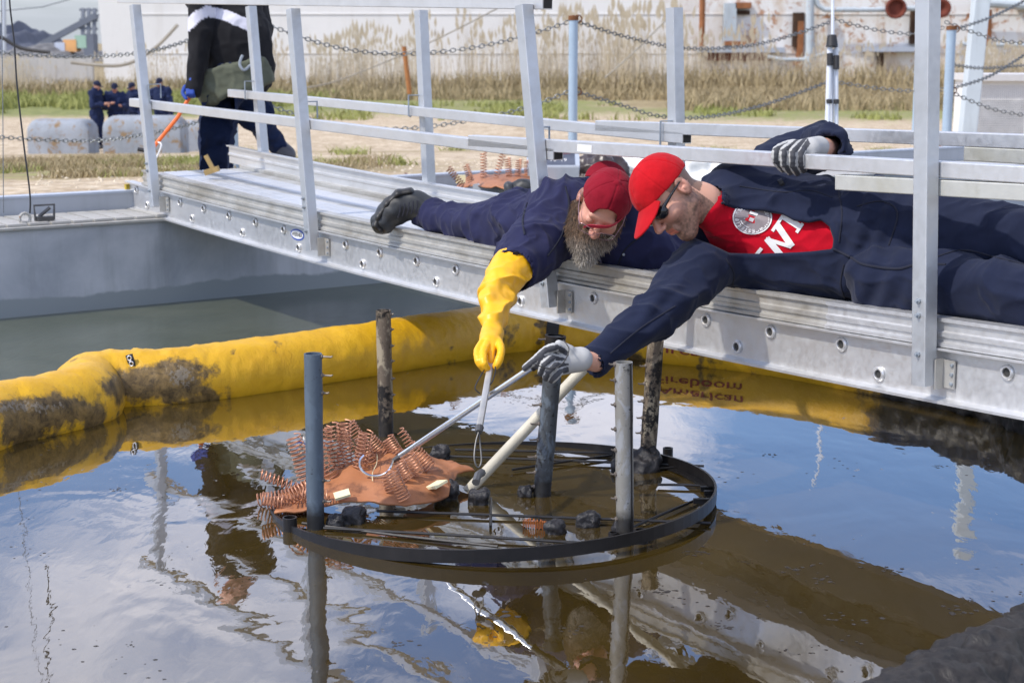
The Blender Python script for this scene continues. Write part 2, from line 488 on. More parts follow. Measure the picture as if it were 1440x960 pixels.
# water: brown oily pool inside the boom, grey-green water outside it
def water(name, c1, c2, rough, ior, bumps, specks=True):
    m = Mat(name)
    n = m.noise(1.3, 6, .6, .8)
    base = m.mix(m.ramp(n, [(.3, BW(0)), (.7, BW(1))]), c1, c2)
    if specks:
        s = m.noise(34, 3, .7, .5, vec=m.mapping((1, .55, 1))); q = m.noise(1.9, 4, .6)
        sm = m.math('MULTIPLY', m.ramp(s, [(.66, BW(0)), (.70, BW(1))]), m.ramp(q, [(.42, BW(0)), (.62, BW(1))]))
        base = m.mix(sm, base, S(30, 24, 18))
        film = m.ramp(m.noise(2.7, 8, .7, 1.2, vec=m.mapping((1, .5, 1))), [(.56, BW(0)), (.66, BW(1))])
        m.set(m.math('ADD', m.math('MULTIPLY', film, .05), m.math('ADD', m.math('MULTIPLY', sm, .4), rough)))
    else: m.set(rough)
    m.col(base); m.set(None, 0, ior)
    b = None
    for sc_, st_, dd, sx_ in bumps:
        b = m.bump(m.noise(sc_, 3, .5, .6, vec=m.mapping((1, sx_, 1))), st_, dd, b)
    if specks:                               # oil sheen: a clear film that mirrors more than plain water
        gl = m.n('ShaderNodeBsdfGlossy'); gl.inputs['Color'].default_value = (.96, .96, .97, 1); m.l(b, gl.inputs['Normal'])
        m.l(m.math('ADD', m.math('MULTIPLY', film, .04), m.math('ADD', m.math('MULTIPLY', sm, .3), .012)), gl.inputs['Roughness'])
        ms = m.n('ShaderNodeMixShader'); fr = m.n('ShaderNodeFresnel'); fr.inputs['IOR'].default_value = 1.5
        m.l(m.math('ADD', m.math('MULTIPLY', fr.outputs[0], .55), .16, clamp=True), ms.inputs[0])
        m.l(m.b.outputs[0], ms.inputs[1]); m.l(gl.outputs[0], ms.inputs[2])
        m.l(ms.outputs[0], m.t.nodes['Material Output'].inputs[0]); m.set(.5, 0, 1.3)
    return m.m
MT['pool'] = water('oily_brown_water', S(48, 37, 10), S(70, 56, 21), .012, 2.35, [(1.7, .17, .03, .7), (7, .2, .004, .4), (26, .12, .0015, .4)])
MT['outer'] = water('grey_green_water', S(70, 76, 62), S(90, 94, 80), .16, 1.40, [(3.0, .22, .03, .4), (14, .25, .008, .3)], False)

# ------------------------------------------------------------------ tank and ground
A0, B0 = onz(0, 447), onz(480, 402)
TU = Vector((B0.x - A0.x, B0.y - A0.y, 0)).normalized(); TN = Vector((-TU.y, TU.x, 0))
Z3 = Vector((0, 0, 1))
def zat(py, Y, px=720):                     # height of the point seen at row py, at world Y
    return aty(px, py, Y).z
DECK = zat(322, A0.y, 0)
def tp(t, o, z): return Vector((A0.x, A0.y, 0)) + TU * t + TN * o + Z3 * z
tank = empty('steel_tank', tp(0, 0, 0), 'long grey painted steel tank wall with rusty plank ledge around the water', 'tank')
T0, T1 = -5.0, 22.0
def sheet_strip(mb, prof, t0, t1, n):        # loft a closed profile (o, z) along the wall
    k = len(prof)
    vs = [tp(t0 + (t1 - t0) * i / n, o, z) for i in range(n + 1) for o, z in prof]
    fs = [(i * k + j, i * k + (j + 1) % k, (i + 1) * k + (j + 1) % k, (i + 1) * k + j) for i in range(n) for j in range(k)]
    fs += [tuple(range(k))[::-1], tuple(range(n * k, n * k + k))]
    return mb.add(vs, fs)
sheet_strip(MB(), [(0, -1.2), (.012, -1.2), (.012, DECK - .012), (0, DECK - .012)], T0, T1, 30).build('wall_plate', MT['tank_wall'], tank)
sheet_strip(MB(), [(-.02, DECK - .012), (.50, DECK - .012), (.50, DECK), (-.02, DECK)], T0, T1, 2).build('ledge', MT['tank_rust'], tank)
UPS = .105
sheet_strip(MB(), [(.50, DECK - .5), (.515, DECK - .5), (.515, DECK + UPS), (.50, DECK + UPS)], T0, T1, 2).build('upstand', MT['tank_grey'], tank)
MT['rim_light'] = painted('pale_rim_paint', S(176, 184, 196), rust=.02, var=.1)
sheet_strip(MB(), [(.495, DECK + UPS), (.60, DECK + UPS), (.60, DECK + UPS + .012), (.495, DECK + UPS + .012)], T0, T1, 2).build('rim', MT['rim_light'], tank)
pl = None
t = -4.0; proto = None; dirv = (TU * .96 + TN * .28)
while t < 4.5:                               # short boards lying across the ledge
    wdt = .118
    mb = MB(); c = tp(0, .25, DECK + .008)
    if proto is None:
        mb.box(c, .105, .44, .012, (TU, TN, Z3)); proto = mb.build('ledge_plank', MT['tank_rust'], tank); o = proto; base_loc = o.location.copy()
    else:
        o = proto.copy(); col.objects.link(o); o.parent = tank
    o.location = base_loc + TU * t + Z3 * rnd.uniform(-.001, .003)
    t += wdt
# far end wall of the tank, seen behind the crew on the right
def lift(px, py_top, name, lab): pass
# bracket rings on the ledge
for px, py in ((43, 316), (77, 308)):
    c = aty(px, py, A0.y + .12)
    e = tp((Vector((c.x, c.y, 0)) - tp(0, 0, 0)).dot(TU), .1, DECK)
    mb = MB()
    if px < 60:
        mb.tube([e + Z3 * (.035 + .028 * math.sin(a)) + TU * .028 * math.cos(a) for a in [i * math.pi / 8 for i in range(16)]], .008, 8, closed=True)
        mb.box(e + Z3 * .012, .05, .05, .02, (TU, TN, Z3))
        o = mb.build('lifting_eye', MT['tank_rust']); tag(o, 'rusty lifting eye on the plank ledge left of the black clamp', 'lifting eye')
    else:
        mb.box(e + Z3 * .02, .09, .05, .04, (TU, TN, Z3))
        mb.tube([e + TU * -.05 + Z3 * .02, e + TU * -.055 + Z3 * .10, e + TU * .055 + Z3 * .10, e + TU * .05 + Z3 * .02], .007, 6)
        mb.tube([e + TU * -.03 + Z3 * .04, e + TU * .03 + Z3 * .085], .01, 6)
        o = mb.build('clamp', MT['steel_dark']); tag(o, 'small black toggle clamp standing on the plank ledge', 'clamp')

def ground_h(x, y):
    d = (x - A0.x) * TN.x + (y - A0.y) * TN.y
    r = np.hypot(x, y)
    h = np.interp(r, [0, 9, 13, 20, 42, 5000], [.52, .50, .40, .07, -1.28, -1.28])
    inside = d < .62
    return np.where(inside, -1.2, h)
xs = np.concatenate([-np.geomspace(3000, 2, 70), np.linspace(-1.9, 1.9, 20), np.geomspace(2, 3000, 70)])
ys = np.concatenate([[-3000, -500, -60, -8], np.linspace(-2, 7.6, 14), np.linspace(7.7, 20, 130), np.geomspace(20.2, 3000, 130)])
# grid in wall coordinates near the tank so the edge follows the wall
gx, gy = np.meshgrid(xs, ys, indexing='ij')
off = np.concatenate([[-4000, -300, -40, -8, -1, .52, .521], np.linspace(.6, 14, 110), np.geomspace(14.3, 5000, 130)])
tt = np.concatenate([-np.geomspace(5000, 9, 60), np.linspace(-8.8, 30, 160), np.geomspace(31, 5000, 60)])
to, oo = np.meshgrid(tt, off, indexing='ij')
gx = A0.x + TU.x * to + TN.x * oo; gy = A0.y + TU.y * to + TN.y * oo
r = np.hypot(gx, gy)
gz = np.interp(r, [0, 9, 13, 20, 42, 5000], [.52, .50, .40, .07, -1.28, -1.28])
gz = gz + .02 * vnoise(np.stack([gx * .8, gy * .8, 0 * gx], -1), 3) * (r < 60)
gz = np.where(oo < .5205, -1.2, gz)
n0, n1_ = gx.shape
V = np.stack([gx, gy, gz], -1).reshape(-1, 3)
ii, jj = np.meshgrid(np.arange(n0 - 1), np.arange(n1_ - 1), indexing='ij')
q = np.stack([ii * n1_ + jj, (ii + 1) * n1_ + jj, (ii + 1) * n1_ + jj + 1, ii * n1_ + jj + 1], -1).reshape(-1, 4)
me = mesh_from('ground', V.tolist(), q.tolist(), True)
X_, Y_ = V[:, 0], V[:, 1]
sst = lambda a, b, x: np.clip((x - a) / (b - a), 0, 1)
green_m = np.where(X_ < -8, .92, .62) * sst(55, 66, Y_ + 5 * (X_ > 5)) * (1 - sst(86, 92, Y_))
brown_m = sst(84, 90, Y_) + .35 * sst(50, 60, Y_) + .75 * sst(11.5, 13, Y_) * (1 - sst(17, 20, Y_)) * (1 - sst(-1.6, 1.0, X_ / np.maximum(Y_, 1) * 13)) + .55 * sst(24, 30, Y_) * (1 - sst(36, 40, Y_))
brown_m = np.where(X_ > 5, np.maximum(brown_m, sst(66, 72, Y_)), brown_m); green_m = np.where((X_ > 5) & (Y_ > 70), 0, green_m)
green_m = green_m + .42 * sst(11.5, 13, Y_) * (1 - sst(17, 20, Y_)) * (1 - sst(-1.6, 1.0, X_ / np.maximum(Y_, 1) * 13))
C = np.stack([green_m, np.clip(brown_m, 0, 1), 0 * X_, 0 * X_ + 1], -1).astype(np.float32)
a_ = me.color_attributes.new('tint', 'FLOAT_COLOR', 'POINT'); a_.data.foreach_set('color', C.ravel())
tag(link('ground', me, MT['ground']), kind='structure')

# ------------------------------------------------------------------ the boom ring
wl = [(0, 632), (80, 611), (150, 592), (166, 572), (300, 562), (480, 535), (600, 514), (728, 494), (850, 499), (960, 513), (1100, 530), (1363, 585), (1440, 612)]
cen = []
P0 = [onz(x, y) for x, y in wl]
mid = Vector((0.15, 5.0, 0))
for p in P0:
    d = (p - mid).normalized(); cen.append(p + d * .125)
cen = [Vector((.3, 2.55, 0)), Vector((-.9, 2.4, 0)), Vector((-2.0, 3.1, 0)), Vector((-2.3, 4.4, 0))] + cen + [Vector((2.2, 5.3, 0)), Vector((2.1, 4.2, 0)), Vector((1.58, 3.82, 0)), Vector((1.16, 3.40, 0)), Vector((.76, 2.99, 0))]
path = spline(cen, 60, True)
m_ = len(path); NB = 64
BZ, BR = .06, .147
bv = np.zeros((m_, NB, 3)); bn = np.zeros((m_, NB, 3)); bchar = np.zeros((m_, NB))
joint = onz(192, 540); j2 = onz(772, 492); arc = 0
for i, p in enumerate(path):
    d = (path[(i + 1) % m_] - path[i - 1]).normalized(); s_ = Vector((d.y, -d.x, 0))
    pinch = .20 * math.exp(-((p - joint).length / .16) ** 2) + .16 * math.exp(-((p - j2 - Vector((.02, .1, 0))).length / .12) ** 2)
    for j in range(NB):
        th = 2 * math.pi * j / NB
        rr = BR * (1 - pinch)
        nrm = s_ * math.cos(th) + Z3 * math.sin(th)
        bn[i, j] = nrm; bv[i, j] = p + Z3 * (BZ - pinch * .08) + nrm * rr * (1 if math.sin(th) > 0 else 1)
fl = bv.reshape(-1, 3); nn = bn.reshape(-1, 3)
jw = np.exp(-(np.linalg.norm(fl[:, :2] - np.array([joint.x, joint.y + .1]), axis=1) / .28) ** 2)
jw2 = np.exp(-(np.linalg.norm(fl[:, :2] - np.array([j2.x, j2.y + .1]), axis=1) / .2) ** 2)
wr = 1 - np.abs(fbm(fl * 9 + 5, 3, 11)); wr2 = 1 - np.abs(fbm(fl * np.array([22, 22, 7]), 2, 4))
fl = fl + nn * ((.004 * fbm(fl * 4, 2, 1) + (wr - .7) * (.005 + .050 * jw + .03 * jw2) + (wr2 - .7) * (.0025 + .024 * jw + .012 * jw2)))[:, None]
fc = []
for i in range(m_):
    a, b = i * NB, ((i + 1) % m_) * NB
    fc += [(a + j, b + j, b + (j + 1) % NB, a + (j + 1) % NB) for j in range(NB)]
# scorch amount: round the burnt coupling, along the left foreground length, all of the near right length
bx, by, bz_ = proj(fl)
bz2 = fl[:, 2]
nz = fbm(fl * 7, 4, 21); nz2 = fbm(fl * 26, 3, 22); streak = fbm(fl * np.array([14, 14, 5]), 3, 9)
g = lambda cx, cy, sx_, sy_: np.exp(-((bx - cx) / sx_) ** 2 - ((by - cy) / sy_) ** 2)
fr = (bz_ < 8) & (bz_ > .5)
ch = g(245, 528, 52, 30) * 1.25 + g(170, 540, 60, 22) * .8 + g(60, 575, 95, 22) * 1.0 + g(20, 610, 90, 26) * .5
ch = np.where(bx < 560, ch, 0)
ch += .36 * np.clip((streak + .1) * 1.4, 0, 1) * sst(.10, .0, bz2) + .22 * sst(.45, .8, nz)
right = sst(1180, 1300, bx); near_r = (fl[:, 1] < 5.0) | (right > .5)
ch = np.where(near_r & (fl[:, 0] > .2), 1.6, ch + right * 1.6)
ch = np.clip(ch + .30 * nz * (ch > .15) + .15 * nz2 * (ch > .1), 0, 1.6)
crust = np.clip(g(255, 528, 24, 20) * 1.1 + g(30, 572, 85, 13) * .9, 0, 1) * (bx < 560) * (bz_ < 9)
burnt = np.where(near_r & (fl[:, 0] > .2), 1, 0) + right
fl = fl + nn * (np.clip(burnt, 0, 1) * (.016 * nz + .016 * nz2) + crust * .006)[:, None]
boom = empty('fire_boom', (path[0].x, path[0].y, 0), 'bulging yellow floating boom with soot stains curving round the oily water', 'boom')
me = mesh_from('boom_tube', fl.tolist(), fc, True)
C = np.stack([np.clip(ch, 0, 1), crust, np.clip(burnt, 0, 1), 0 * ch + 1], -1).astype(np.float32)
a_ = me.color_attributes.new('tint', 'FLOAT_COLOR', 'POINT'); a_.data.foreach_set('color', C.ravel())
m = Mat('sooty_yellow_boom_fabric')
at = m.n('ShaderNodeAttribute'); at.attribute_name = 'tint'; sp = m.n('ShaderNodeSeparateColor'); m.l(at.outputs[0], sp.inputs[0])
nz_ = m.noise(9, 6, .65); fine = m.noise(46, 5, .7); blot = m.noise(24, 4, .7, .8, vec=m.mapping((1, 1, .55)))
yel = m.mix(nz_, S(190, 138, 4), S(228, 180, 28))
yel = m.mix(m.ramp(blot, [(.64, BW(0)), (.74, BW(.35))]), yel, S(120, 96, 20))
cm = m.math('ADD', sp.outputs[0], m.math('MULTIPLY', m.math('SUBTRACT', fine, .5), .7))
yel = m.mix(m.ramp(cm, [(.36, BW(0)), (.60, BW(.95))]), yel, m.mix(m.ramp(m.noise(21, 8, .8, .5), [(.38, BW(0)), (.64, BW(1))]), S(22, 18, 15), S(128, 104, 60)))
yel = m.mix(m.ramp(m.math('ADD', sp.outputs[1], m.math('MULTIPLY', m.math('SUBTRACT', m.noise(60, 4, .7), .5), 2.6)), [(.74, BW(0)), (.90, BW(.85))]), yel, m.mix(fine, S(70, 64, 58), S(160, 148, 126)))
bc = m.mix(m.ramp(m.noise(30, 8, .8), [(.35, BW(0)), (.68, BW(1))]), S(10, 10, 10), S(50, 45, 40))
yel = m.mix(sp.outputs[2], yel, bc)
m.col(yel); m.set(.48)
b1 = m.bump(m.noise(30, 6, .7, .8, vec=m.mapping((1, 1, .6))), .45, .010)
m.bump(m.noise(120, 3, .6), .15, .002, b1)
MT['boom'] = m.m
link('boom_tube', me, MT['boom'], boom)
boom_bvh = BVHTree.FromPolygons([Vector(v) for v in fl], fc)
# coupling link on the boom
jx = aty(185, 505, 6.5)
hit = boom_bvh.ray_cast(Vector(CAM), (Vector(ray(185, 506))).normalized())[0]
if hit:
    mb = MB(); mb.box(hit - Vector((0, .012, 0)), .026, .014, .05, (Vector((.95, .1, .28)).normalized(), Vector((0, 1, 0)), Vector((-.28, 0, .95)))); mb.build('coupling_plate', MT['black'], boom)
    mb = MB()
    for dz in (-.012, .012):
        c = hit + Vector((-.28 * dz, -.021, .95 * dz)); mb.tube([c + Vector((.0075 * math.cos(a), 0, .0095 * math.sin(a))) for a in [i * math.pi / 6 for i in range(12)]], .003, 6, closed=True)
    mb.build('coupling_link', MT['chrome'], boom)
# black strap at the far coupling
k = min(range(m_), key=lambda i: (path[i] - (j2 + Vector((.05, .1, 0)))).length)
mb = MB()
d = (path[(k + 1) % m_] - path[k - 1]).normalized(); s_ = Vector((d.y, -d.x, 0))
for w_ in (0,):
    ring_ = [path[k] + Z3 * (BZ - .01) + (s_ * math.cos(a) + Z3 * math.sin(a)) * (BR * .93) for a in [i * math.pi / 12 for i in range(24)]]
    n = len(ring_); vs = [p + d * o for p in ring_ for o in (-.03, .03)]
    mb.add(vs, [(2 * i, 2 * i + 1, (2 * i + 3) % (2 * n), (2 * i + 2) % (2 * n)) for i in range(n)])
mb.build('strap', MT['black'], boom)
# printed lettering on the boom
def wrap_text(txt, px0, px1, z, hgt, mat, name, bold=.01):
    vs, fs = text_geo(txt, 1.0, bold)
    x0 = min(v.x for v in vs); x1 = max(v.x for v in vs); y0 = min(v.y for v in vs); y1 = max(v.y for v in vs)
    o = []
    for v in vs:
        px = px0 + (v.x - x0) / (x1 - x0) * (px1 - px0)
        zz = z + (v.y - (y0 + y1) / 2) * hgt
        d = ray(px, 500); d = Vector((d[0], d[1], 0)).normalized()
        h, nrm, _, _ = boom_bvh.ray_cast(Vector((0, 0, zz)) + d * 4.2, d)
        if h is None: h = Vector((0, 6, zz)); nrm = Vector((0, -1, 0))
        if nrm.dot(d) > 0: nrm = -nrm
        o.append(h + nrm * .003)
    mb = MB(); mb.add(o, fs); return mb.build(name, mat, boom)
MT['red_print'] = simple('dark_red_print', S(128, 40, 26), .6, 0, .2, 60)
wrap_text('American', 925, 1047, .130, .058, MT['red_print'], 'lettering')
wrap_text('Fireboom', 922, 1045, .072, .056, MT['red_print'], 'lettering')

# water sheets
pool_poly = [Vector((p.x, p.y, 0)) for p in path[::9]]
me = mesh_from('pool_water', pool_poly, [tuple(range(len(pool_poly)))], False)
bmx = bmesh.new(); bmx.from_mesh(me); bmesh.ops.recalc_face_normals(bmx, faces=bmx.faces)
if next(iter(bmx.faces)).normal.z < 0: bmesh.ops.reverse_faces(bmx, faces=bmx.faces)
bmx.to_mesh(me); bmx.free()
tag(link('pool_water', me, MT['pool']), kind='structure')
me = mesh_from('tank_water', [tp(T0, 0, -.004), tp(T0, -9, -.004), tp(T1, -9, -.004), tp(T1, 0, -.004)], [(0, 1, 2, 3)], False)
tag(link('tank_water', me, MT['outer']), kind='structure')
# scum flecks floating on the pool
mb = MB()
import itertools
spots = [(165, 688, .03), (980, 775, .045), (1050, 790, .02), (1190, 868, .05), (1347, 860, .045), (1320, 655, .03), (1085, 640, .03), (700, 865, .05), (800, 885, .04), (560, 905, .03), (1010, 880, .04), (1245, 800, .05), (1120, 800, .05), (1150, 815, .04), (930, 830, .04), (460, 470, .02)]
for i in range(60):
    px = rnd.uniform(10, 1430); py = rnd.uniform(600, 955)
    for j in range(rnd.choice((1, 2, 4, 9))): spots.append((px + rnd.gauss(0, 26), py + rnd.gauss(0, 9), rnd.uniform(.0012, .0065) ** 1.0))
for px, py, r_ in spots:
    if py < 560: continue
    c = onz(px, py, .0004)
    for q in range(1 if r_ < .012 else 14):
        cc_ = c + Vector((rnd.gauss(0, r_ * .5), rnd.gauss(0, r_ * .4), 0)) if r_ > .012 else c
        r2 = r_ if r_ < .012 else rnd.uniform(.06, .22) * r_
        k = 7; ph = rnd.random() * 6
        vs = [cc_ + Vector((math.cos(ph + 6.283 * j / k) * r2 * rnd.uniform(.5, 1.3), math.sin(ph + 6.283 * j / k) * r2 * rnd.uniform(.4, 1), 0)) for j in range(k)] + [cc_ + Z3 * min(r2 * .1, .0008)]
        mb.add(vs, [(j, (j + 1) % k, k) for j in range(k)])
tag(mb.build('floating_debris', simple('burnt_residue', (.035, .028, .022, 1), .5, 0, .5, 80)), kind='stuff')

# ------------------------------------------------------------------ walkway
KA, KB, KD, ZC0 = -468.8436, 45.1598, -0.0277045, 8.878
bot = [(180, 292), (262, 319), (480, 379), (672, 428), (860, 470), (960, 494), (1130, 530), (1440, 588)]
bp = []
for px, py in bot:
    u = px - 720; k = (u - KA) / (KB - KD * u); zc = ZC0 * (1 + KD * k)
    bp.append(W(px, py, zc))
pa = np.array([[p.x, p.y, p.z] for p in bp])
c0 = pa[:, :2].mean(0); _, _, vt = np.linalg.svd(pa[:, :2] - c0); e2 = vt[0]
if e2[1] > 0: e2 = -e2
WE = Vector((e2[0], e2[1], 0)); WN = Vector((-WE.y, WE.x, 0))
if WN.y < 0: WN = -WN
sv = (pa[:, :2] - c0) @ e2
zco = np.polyfit(sv, pa[:, 2], 3)
S0 = float(sv[0]) ; 
def zb(s): return float(np.polyval(zco, min(max(s, S0 - .2), sv[-1] + .05)))
def wp(s, n, z): return Vector((c0[0], c0[1], 0)) + WE * s + WN * n + Z3 * (zb(s) + z)
def on_plane(px, py, n):                     # ray meets the upright plane at offset n -> s, z above the rail bottom
    d = Vector(ray(px, py)); C_ = Vector(CAM)
    q = Vector((c0[0], c0[1], 0)) + WN * n
    t = (q - C_).dot(WN) / d.dot(WN)
    P = C_ + d * t
    s = (P - q).dot(WE); s_ = s
    return s, P.z - zb(s), P
print('walkway', WE, WN, S0, sv, pa[:, 2], 'deck', DECK)
SE = float(sv[-1]) + 1.6
walk = empty('aluminium_walkway', wp(S0, .3, 0), 'long silver aluminium walkway with tube guard rails bridging the tank', 'walkway')
def loft(prof, s0, s1, step=.22, closed=True):
    mb = MB(); n = max(1, int((s1 - s0) / step)); k = len(prof)
    vs = [wp(s0 + (s1 - s0) * i / n, o, z) for i in range(n + 1) for o, z in prof]
    fs = [(i * k + j, (i + 1) * k + j, (i + 1) * k + (j + 1) % k, i * k + (j + 1) % k) for i in range(n) for j in range(k if closed else k - 1)]
    if closed: fs += [tuple(range(k)), tuple(range(n * k, n * k + k))[::-1]]
    return mb.add(vs, fs)
RH = .158
rail_prof = [(-.012, 0), (.042, 0), (.042, .008), (.026, .011), (.026, RH - .011), (.042, RH - .008), (.042, RH), (-.012, RH), (-.012, RH - .006), (.019, RH - .012), (.019, .014), (-.012, .008)]
loft(rail_prof, S0, SE).build('side_rail', MT['alu'], walk)
WW = .66
loft([(WW - o, z) for o, z in rail_prof], S0, SE).build('side_rail', MT['alu'], walk)
def cap_prof(dn):
    h0, h1 = RH + .003, RH + .084
    return [(.050, h0), (.050, h1), (.004 - dn, h1), (.004 - dn, h1 - .010), (.014 - dn, h1 - .014), (.014 - dn, h1 - .036), (.006 - dn, h1 - .040), (.006 - dn, h1 - .052), (.013 - dn, h1 - .056), (.013 - dn, h1 - .066), (.002 - dn, h1 - .071), (.002 - dn, h0)]
sJ = on_plane(1160, 440, 0)[0]
loft(cap_prof(0), S0 + .22, sJ).build('edge_stringer', MT['alu_dirty'], walk)
loft(cap_prof(.004), sJ + .002, SE).build('edge_stringer', MT['alu'], walk)
loft([(WW - o, z) for o, z in cap_prof(0)], S0 + .22, SE).build('edge_stringer', MT['alu_dirty'], walk)
# deck boards with ribbed tops
dk0, dk1 = .054, WW - .054; nbd = 7; bw = (dk1 - dk0) / nbd
for i in range(nbd):
    a = dk0 + i * bw + .0035; b = dk0 + (i + 1) * bw - .0035; prof = [(a, RH + .040)]
    k = 5
    top = []
    for j in range(k):
        x0 = a + (b - a) * j / k; x1 = a + (b - a) * (j + 1) / k; w_ = (x1 - x0)
        top += [(x0 + .001, RH + .064), (x0 + w_ * .25, RH + .0675), (x0 + w_ * .75, RH + .0675), (x1 - .001, RH + .064)]
    prof = [(b, RH + .040), (a, RH + .040)] + top
    loft(prof, S0 + .22, SE, .5).build('deck_board', MT['alu'] if i % 3 else MT['alu_dirty'], walk)
# toe board on the far edge
s_t = on_plane(326, 240, WW + .01)[0]
tz = RH + .075
toe = [(WW - .004, tz), (WW + .012, tz), (WW + .012, tz + .105), (WW - .022, tz + .105), (WW - .022, tz + .098), (WW - .004, tz + .094), (WW - .004, tz + .062), (WW - .010, tz + .056), (WW - .010, tz + .046), (WW - .004, tz + .040)]
loft(toe, s_t, SE).build('toe_board', MT['alu'], walk)
# rung ends along the side rail
up = {0:250,1:284,2:320,3:357,4:396,6:483,7:531,8:582,9:637,12:829,14:987,15:1075,16:1176,17:1283,18:1409}
su = {k: on_plane(x, 300 + .2 * x, 0)[0] for k, x in up.items()}
ks = np.array(list(su)); cf = np.polyfit(ks, np.array(list(su.values())), 1)
print('rung spacing', cf)
mb = MB(); prof = [(.022, 0), (.022, .006), (.019, .009), (.0145, .009), (.0130, .007), (.0130, .001)]
proto = None
for k in range(-4, 26):
    for row in (0, 1):
        if row == 1 and k % 2: continue
        s = float(np.polyval(cf, k)) + (.5 * cf[0] if row else 0) - (.0 if not row else -.0)
        if s < S0 + .03 or s > SE - .05: continue
        z = .116 if row == 0 else .047
        c = wp(s, .0185, z)
        if proto is None:
            pc = c.copy()
            proto = MB().lathe(c, -WN, prof, 18).build('rung_end', MT['alu'], walk, True)
            dark_fill = MB().lathe(c, -WN, [(.0135, .0015), (.0001, .0015)], 18).build('rung_bore', MT['hole'], proto)  # dark disc on the solid web, coloured as the shade within the rung
            pl0 = proto.location.copy()
        else:
            o = proto.copy(); col.objects.link(o); o.parent = walk; o.location = pl0 + (c - pc)
            h = dark_fill.copy(); col.objects.link(h); h.parent = o
# posts: (near side) base pixel, top pixel
PT = .05
def post_at(bpx, bpy, tpx, tpy, n, name='guard_post', mat='alu_post', zbase=None, ztop=1.16):
    s, z, P = on_plane(bpx, bpy, n); s2, z2, P2 = on_plane(tpx, tpy, n)
    d = (P2 - P); P1 = P + d * ((zb(s) + ztop - P.z) / d.z)
    if zbase is not None: P = P + d * ((zb(s) + zbase - P.z) / d.z)
    o = MB().beam(P, P1, PT, PT, WE, .003).build(name, MT[mat], walk, False)
    return s, P, P1
near = [post_at(219, 291, 189, 0, -.036), post_at(440, 352, 411, 0, -.036), post_at(774, 432, 736, 0, -.036, mat='alu_post'), post_at(1299, 541, 1305, 0, -.036)]
far = [post_at(374, 256, 353, 12, WW + .04, zbase=.16), post_at(604, 272, 592, 15, WW + .04, zbase=.16), post_at(952, 240, 948, 0, WW + .04, zbase=.05)]
e = WE * 2.0
for q in (MB().beam(far[2][1] + e, far[2][2] + e, PT, PT, WE, .004), MB().beam(near[3][1] + e, near[3][2] + e, PT, PT, WE, .003)): q.build('guard_post', MT['alu_post'], walk, False)
# brackets that hold the near posts, with bolt heads
for s, P, P1 in near:
    b = MB(); prof = 0
    c = wp(s + .055, .004, .075)
    b.box(wp(s + .046, .012, .085), .044, .006, .080, (WE, WN, Z3)); b.box(wp(s + .027, -.006, .085), .006, .036, .085, (WE, WN, Z3))
    br = b.build('post_bracket', MT['alu_dirty'], walk)
    def bolt(*a):
        MB().lathe(*a).build('bolt_head', MT['zinc'], br, True)
    for dz in (-.038, 0, .038): bolt(wp(s + .060, .009, .085 + dz * .7), -WN, [(.0, .006), (.005, .005), (.006, 0)][::-1], 8)
    for z_ in (.09, .20, .24): bolt(P + (P1 - P).normalized() * z_ + (-WN) * .026, -WN, [(.008, 0), (.008, .004), (.004, .004), (.004, .012), (0.0001, .012)], 8)
# guard rail tubes (45 mm square): pixel of the left end and the right end on the tube's centre line
def rail(p0, p1, n, mat='alu', capend=None, ext=0, zoff=0, w=.045):
    a = on_plane(*p0, n)[2]; b = on_plane(*p1, n)[2]
    if ext: b = b + (b - a).normalized() * ext
    o = MB().beam(a, b, w, w, WN, .003).build('guard_rail', MT[mat], walk, False)
    d = (b - a).normalized()
    for en in (capend or ''):
        q = b if en == 'b' else a; dd = d if en == 'b' else -d
        MB().beam(q + dd * .0005, q + dd * .003, w * .80, w * .80, WN).build('open_tube_end', MT['hole'], o)  # dark plate on a solid end, painted as the tube's inner shade
    return a, b
nI = .014      # near rails run inside their posts
rails = [rail((187, 144), (785, 217), nI, 'alu', 'b'), rail((665, 198), (1290, 236), nI, 'alu', None, 1.9),
         rail((1182, 256), (1440, 270), nI, 'alu_cream', 'a', 1.2),
         rail((170, -1), (770, 5), nI, 'alu', 'b'), rail((640, -26), (1440, -46), nI, 'alu', None, 1.5),
         rail((325, 131), (966, 194), WW - .01, 'alu', 'b'), rail((843, 177), (1440, 199), WW - .01, 'alu', None, 1.5),
         rail((1362, 216), (1440, 220), WW - .01, 'alu_cream', 'a', 1.5), rail((300, -32), (1440, -60), WW - .01, 'alu', None, 1.0)]
# bent wire clips over the rails
def clip(px, py, n, h=.10):
    P = on_plane(px, py, n)[2]
    w = .034
    MB().tube([P + WN * w + Z3 * -.02, P + WN * w + Z3 * h * .55, P - WN * w + Z3 * h * .55, P - WN * w - Z3 * h * .45, P - WN * (w - .012) - Z3 * h * .48], .0045, 6).build('wire_clip', MT['zinc'], walk, True)
for a in ((218, 133, nI), (583, 150, WW - .01), (352, 128, WW - .01), (938, 190, WW - .01), (762, 200, nI), (437, 160, nI)): clip(*a)
MB().box(on_plane(822, 209, nI - .0232)[2], .085, .002, .026, (WE, WN, Z3)).build('maker_label', MT['label_white'], walk)
c = on_plane(822, 209, nI - .0248)[2]
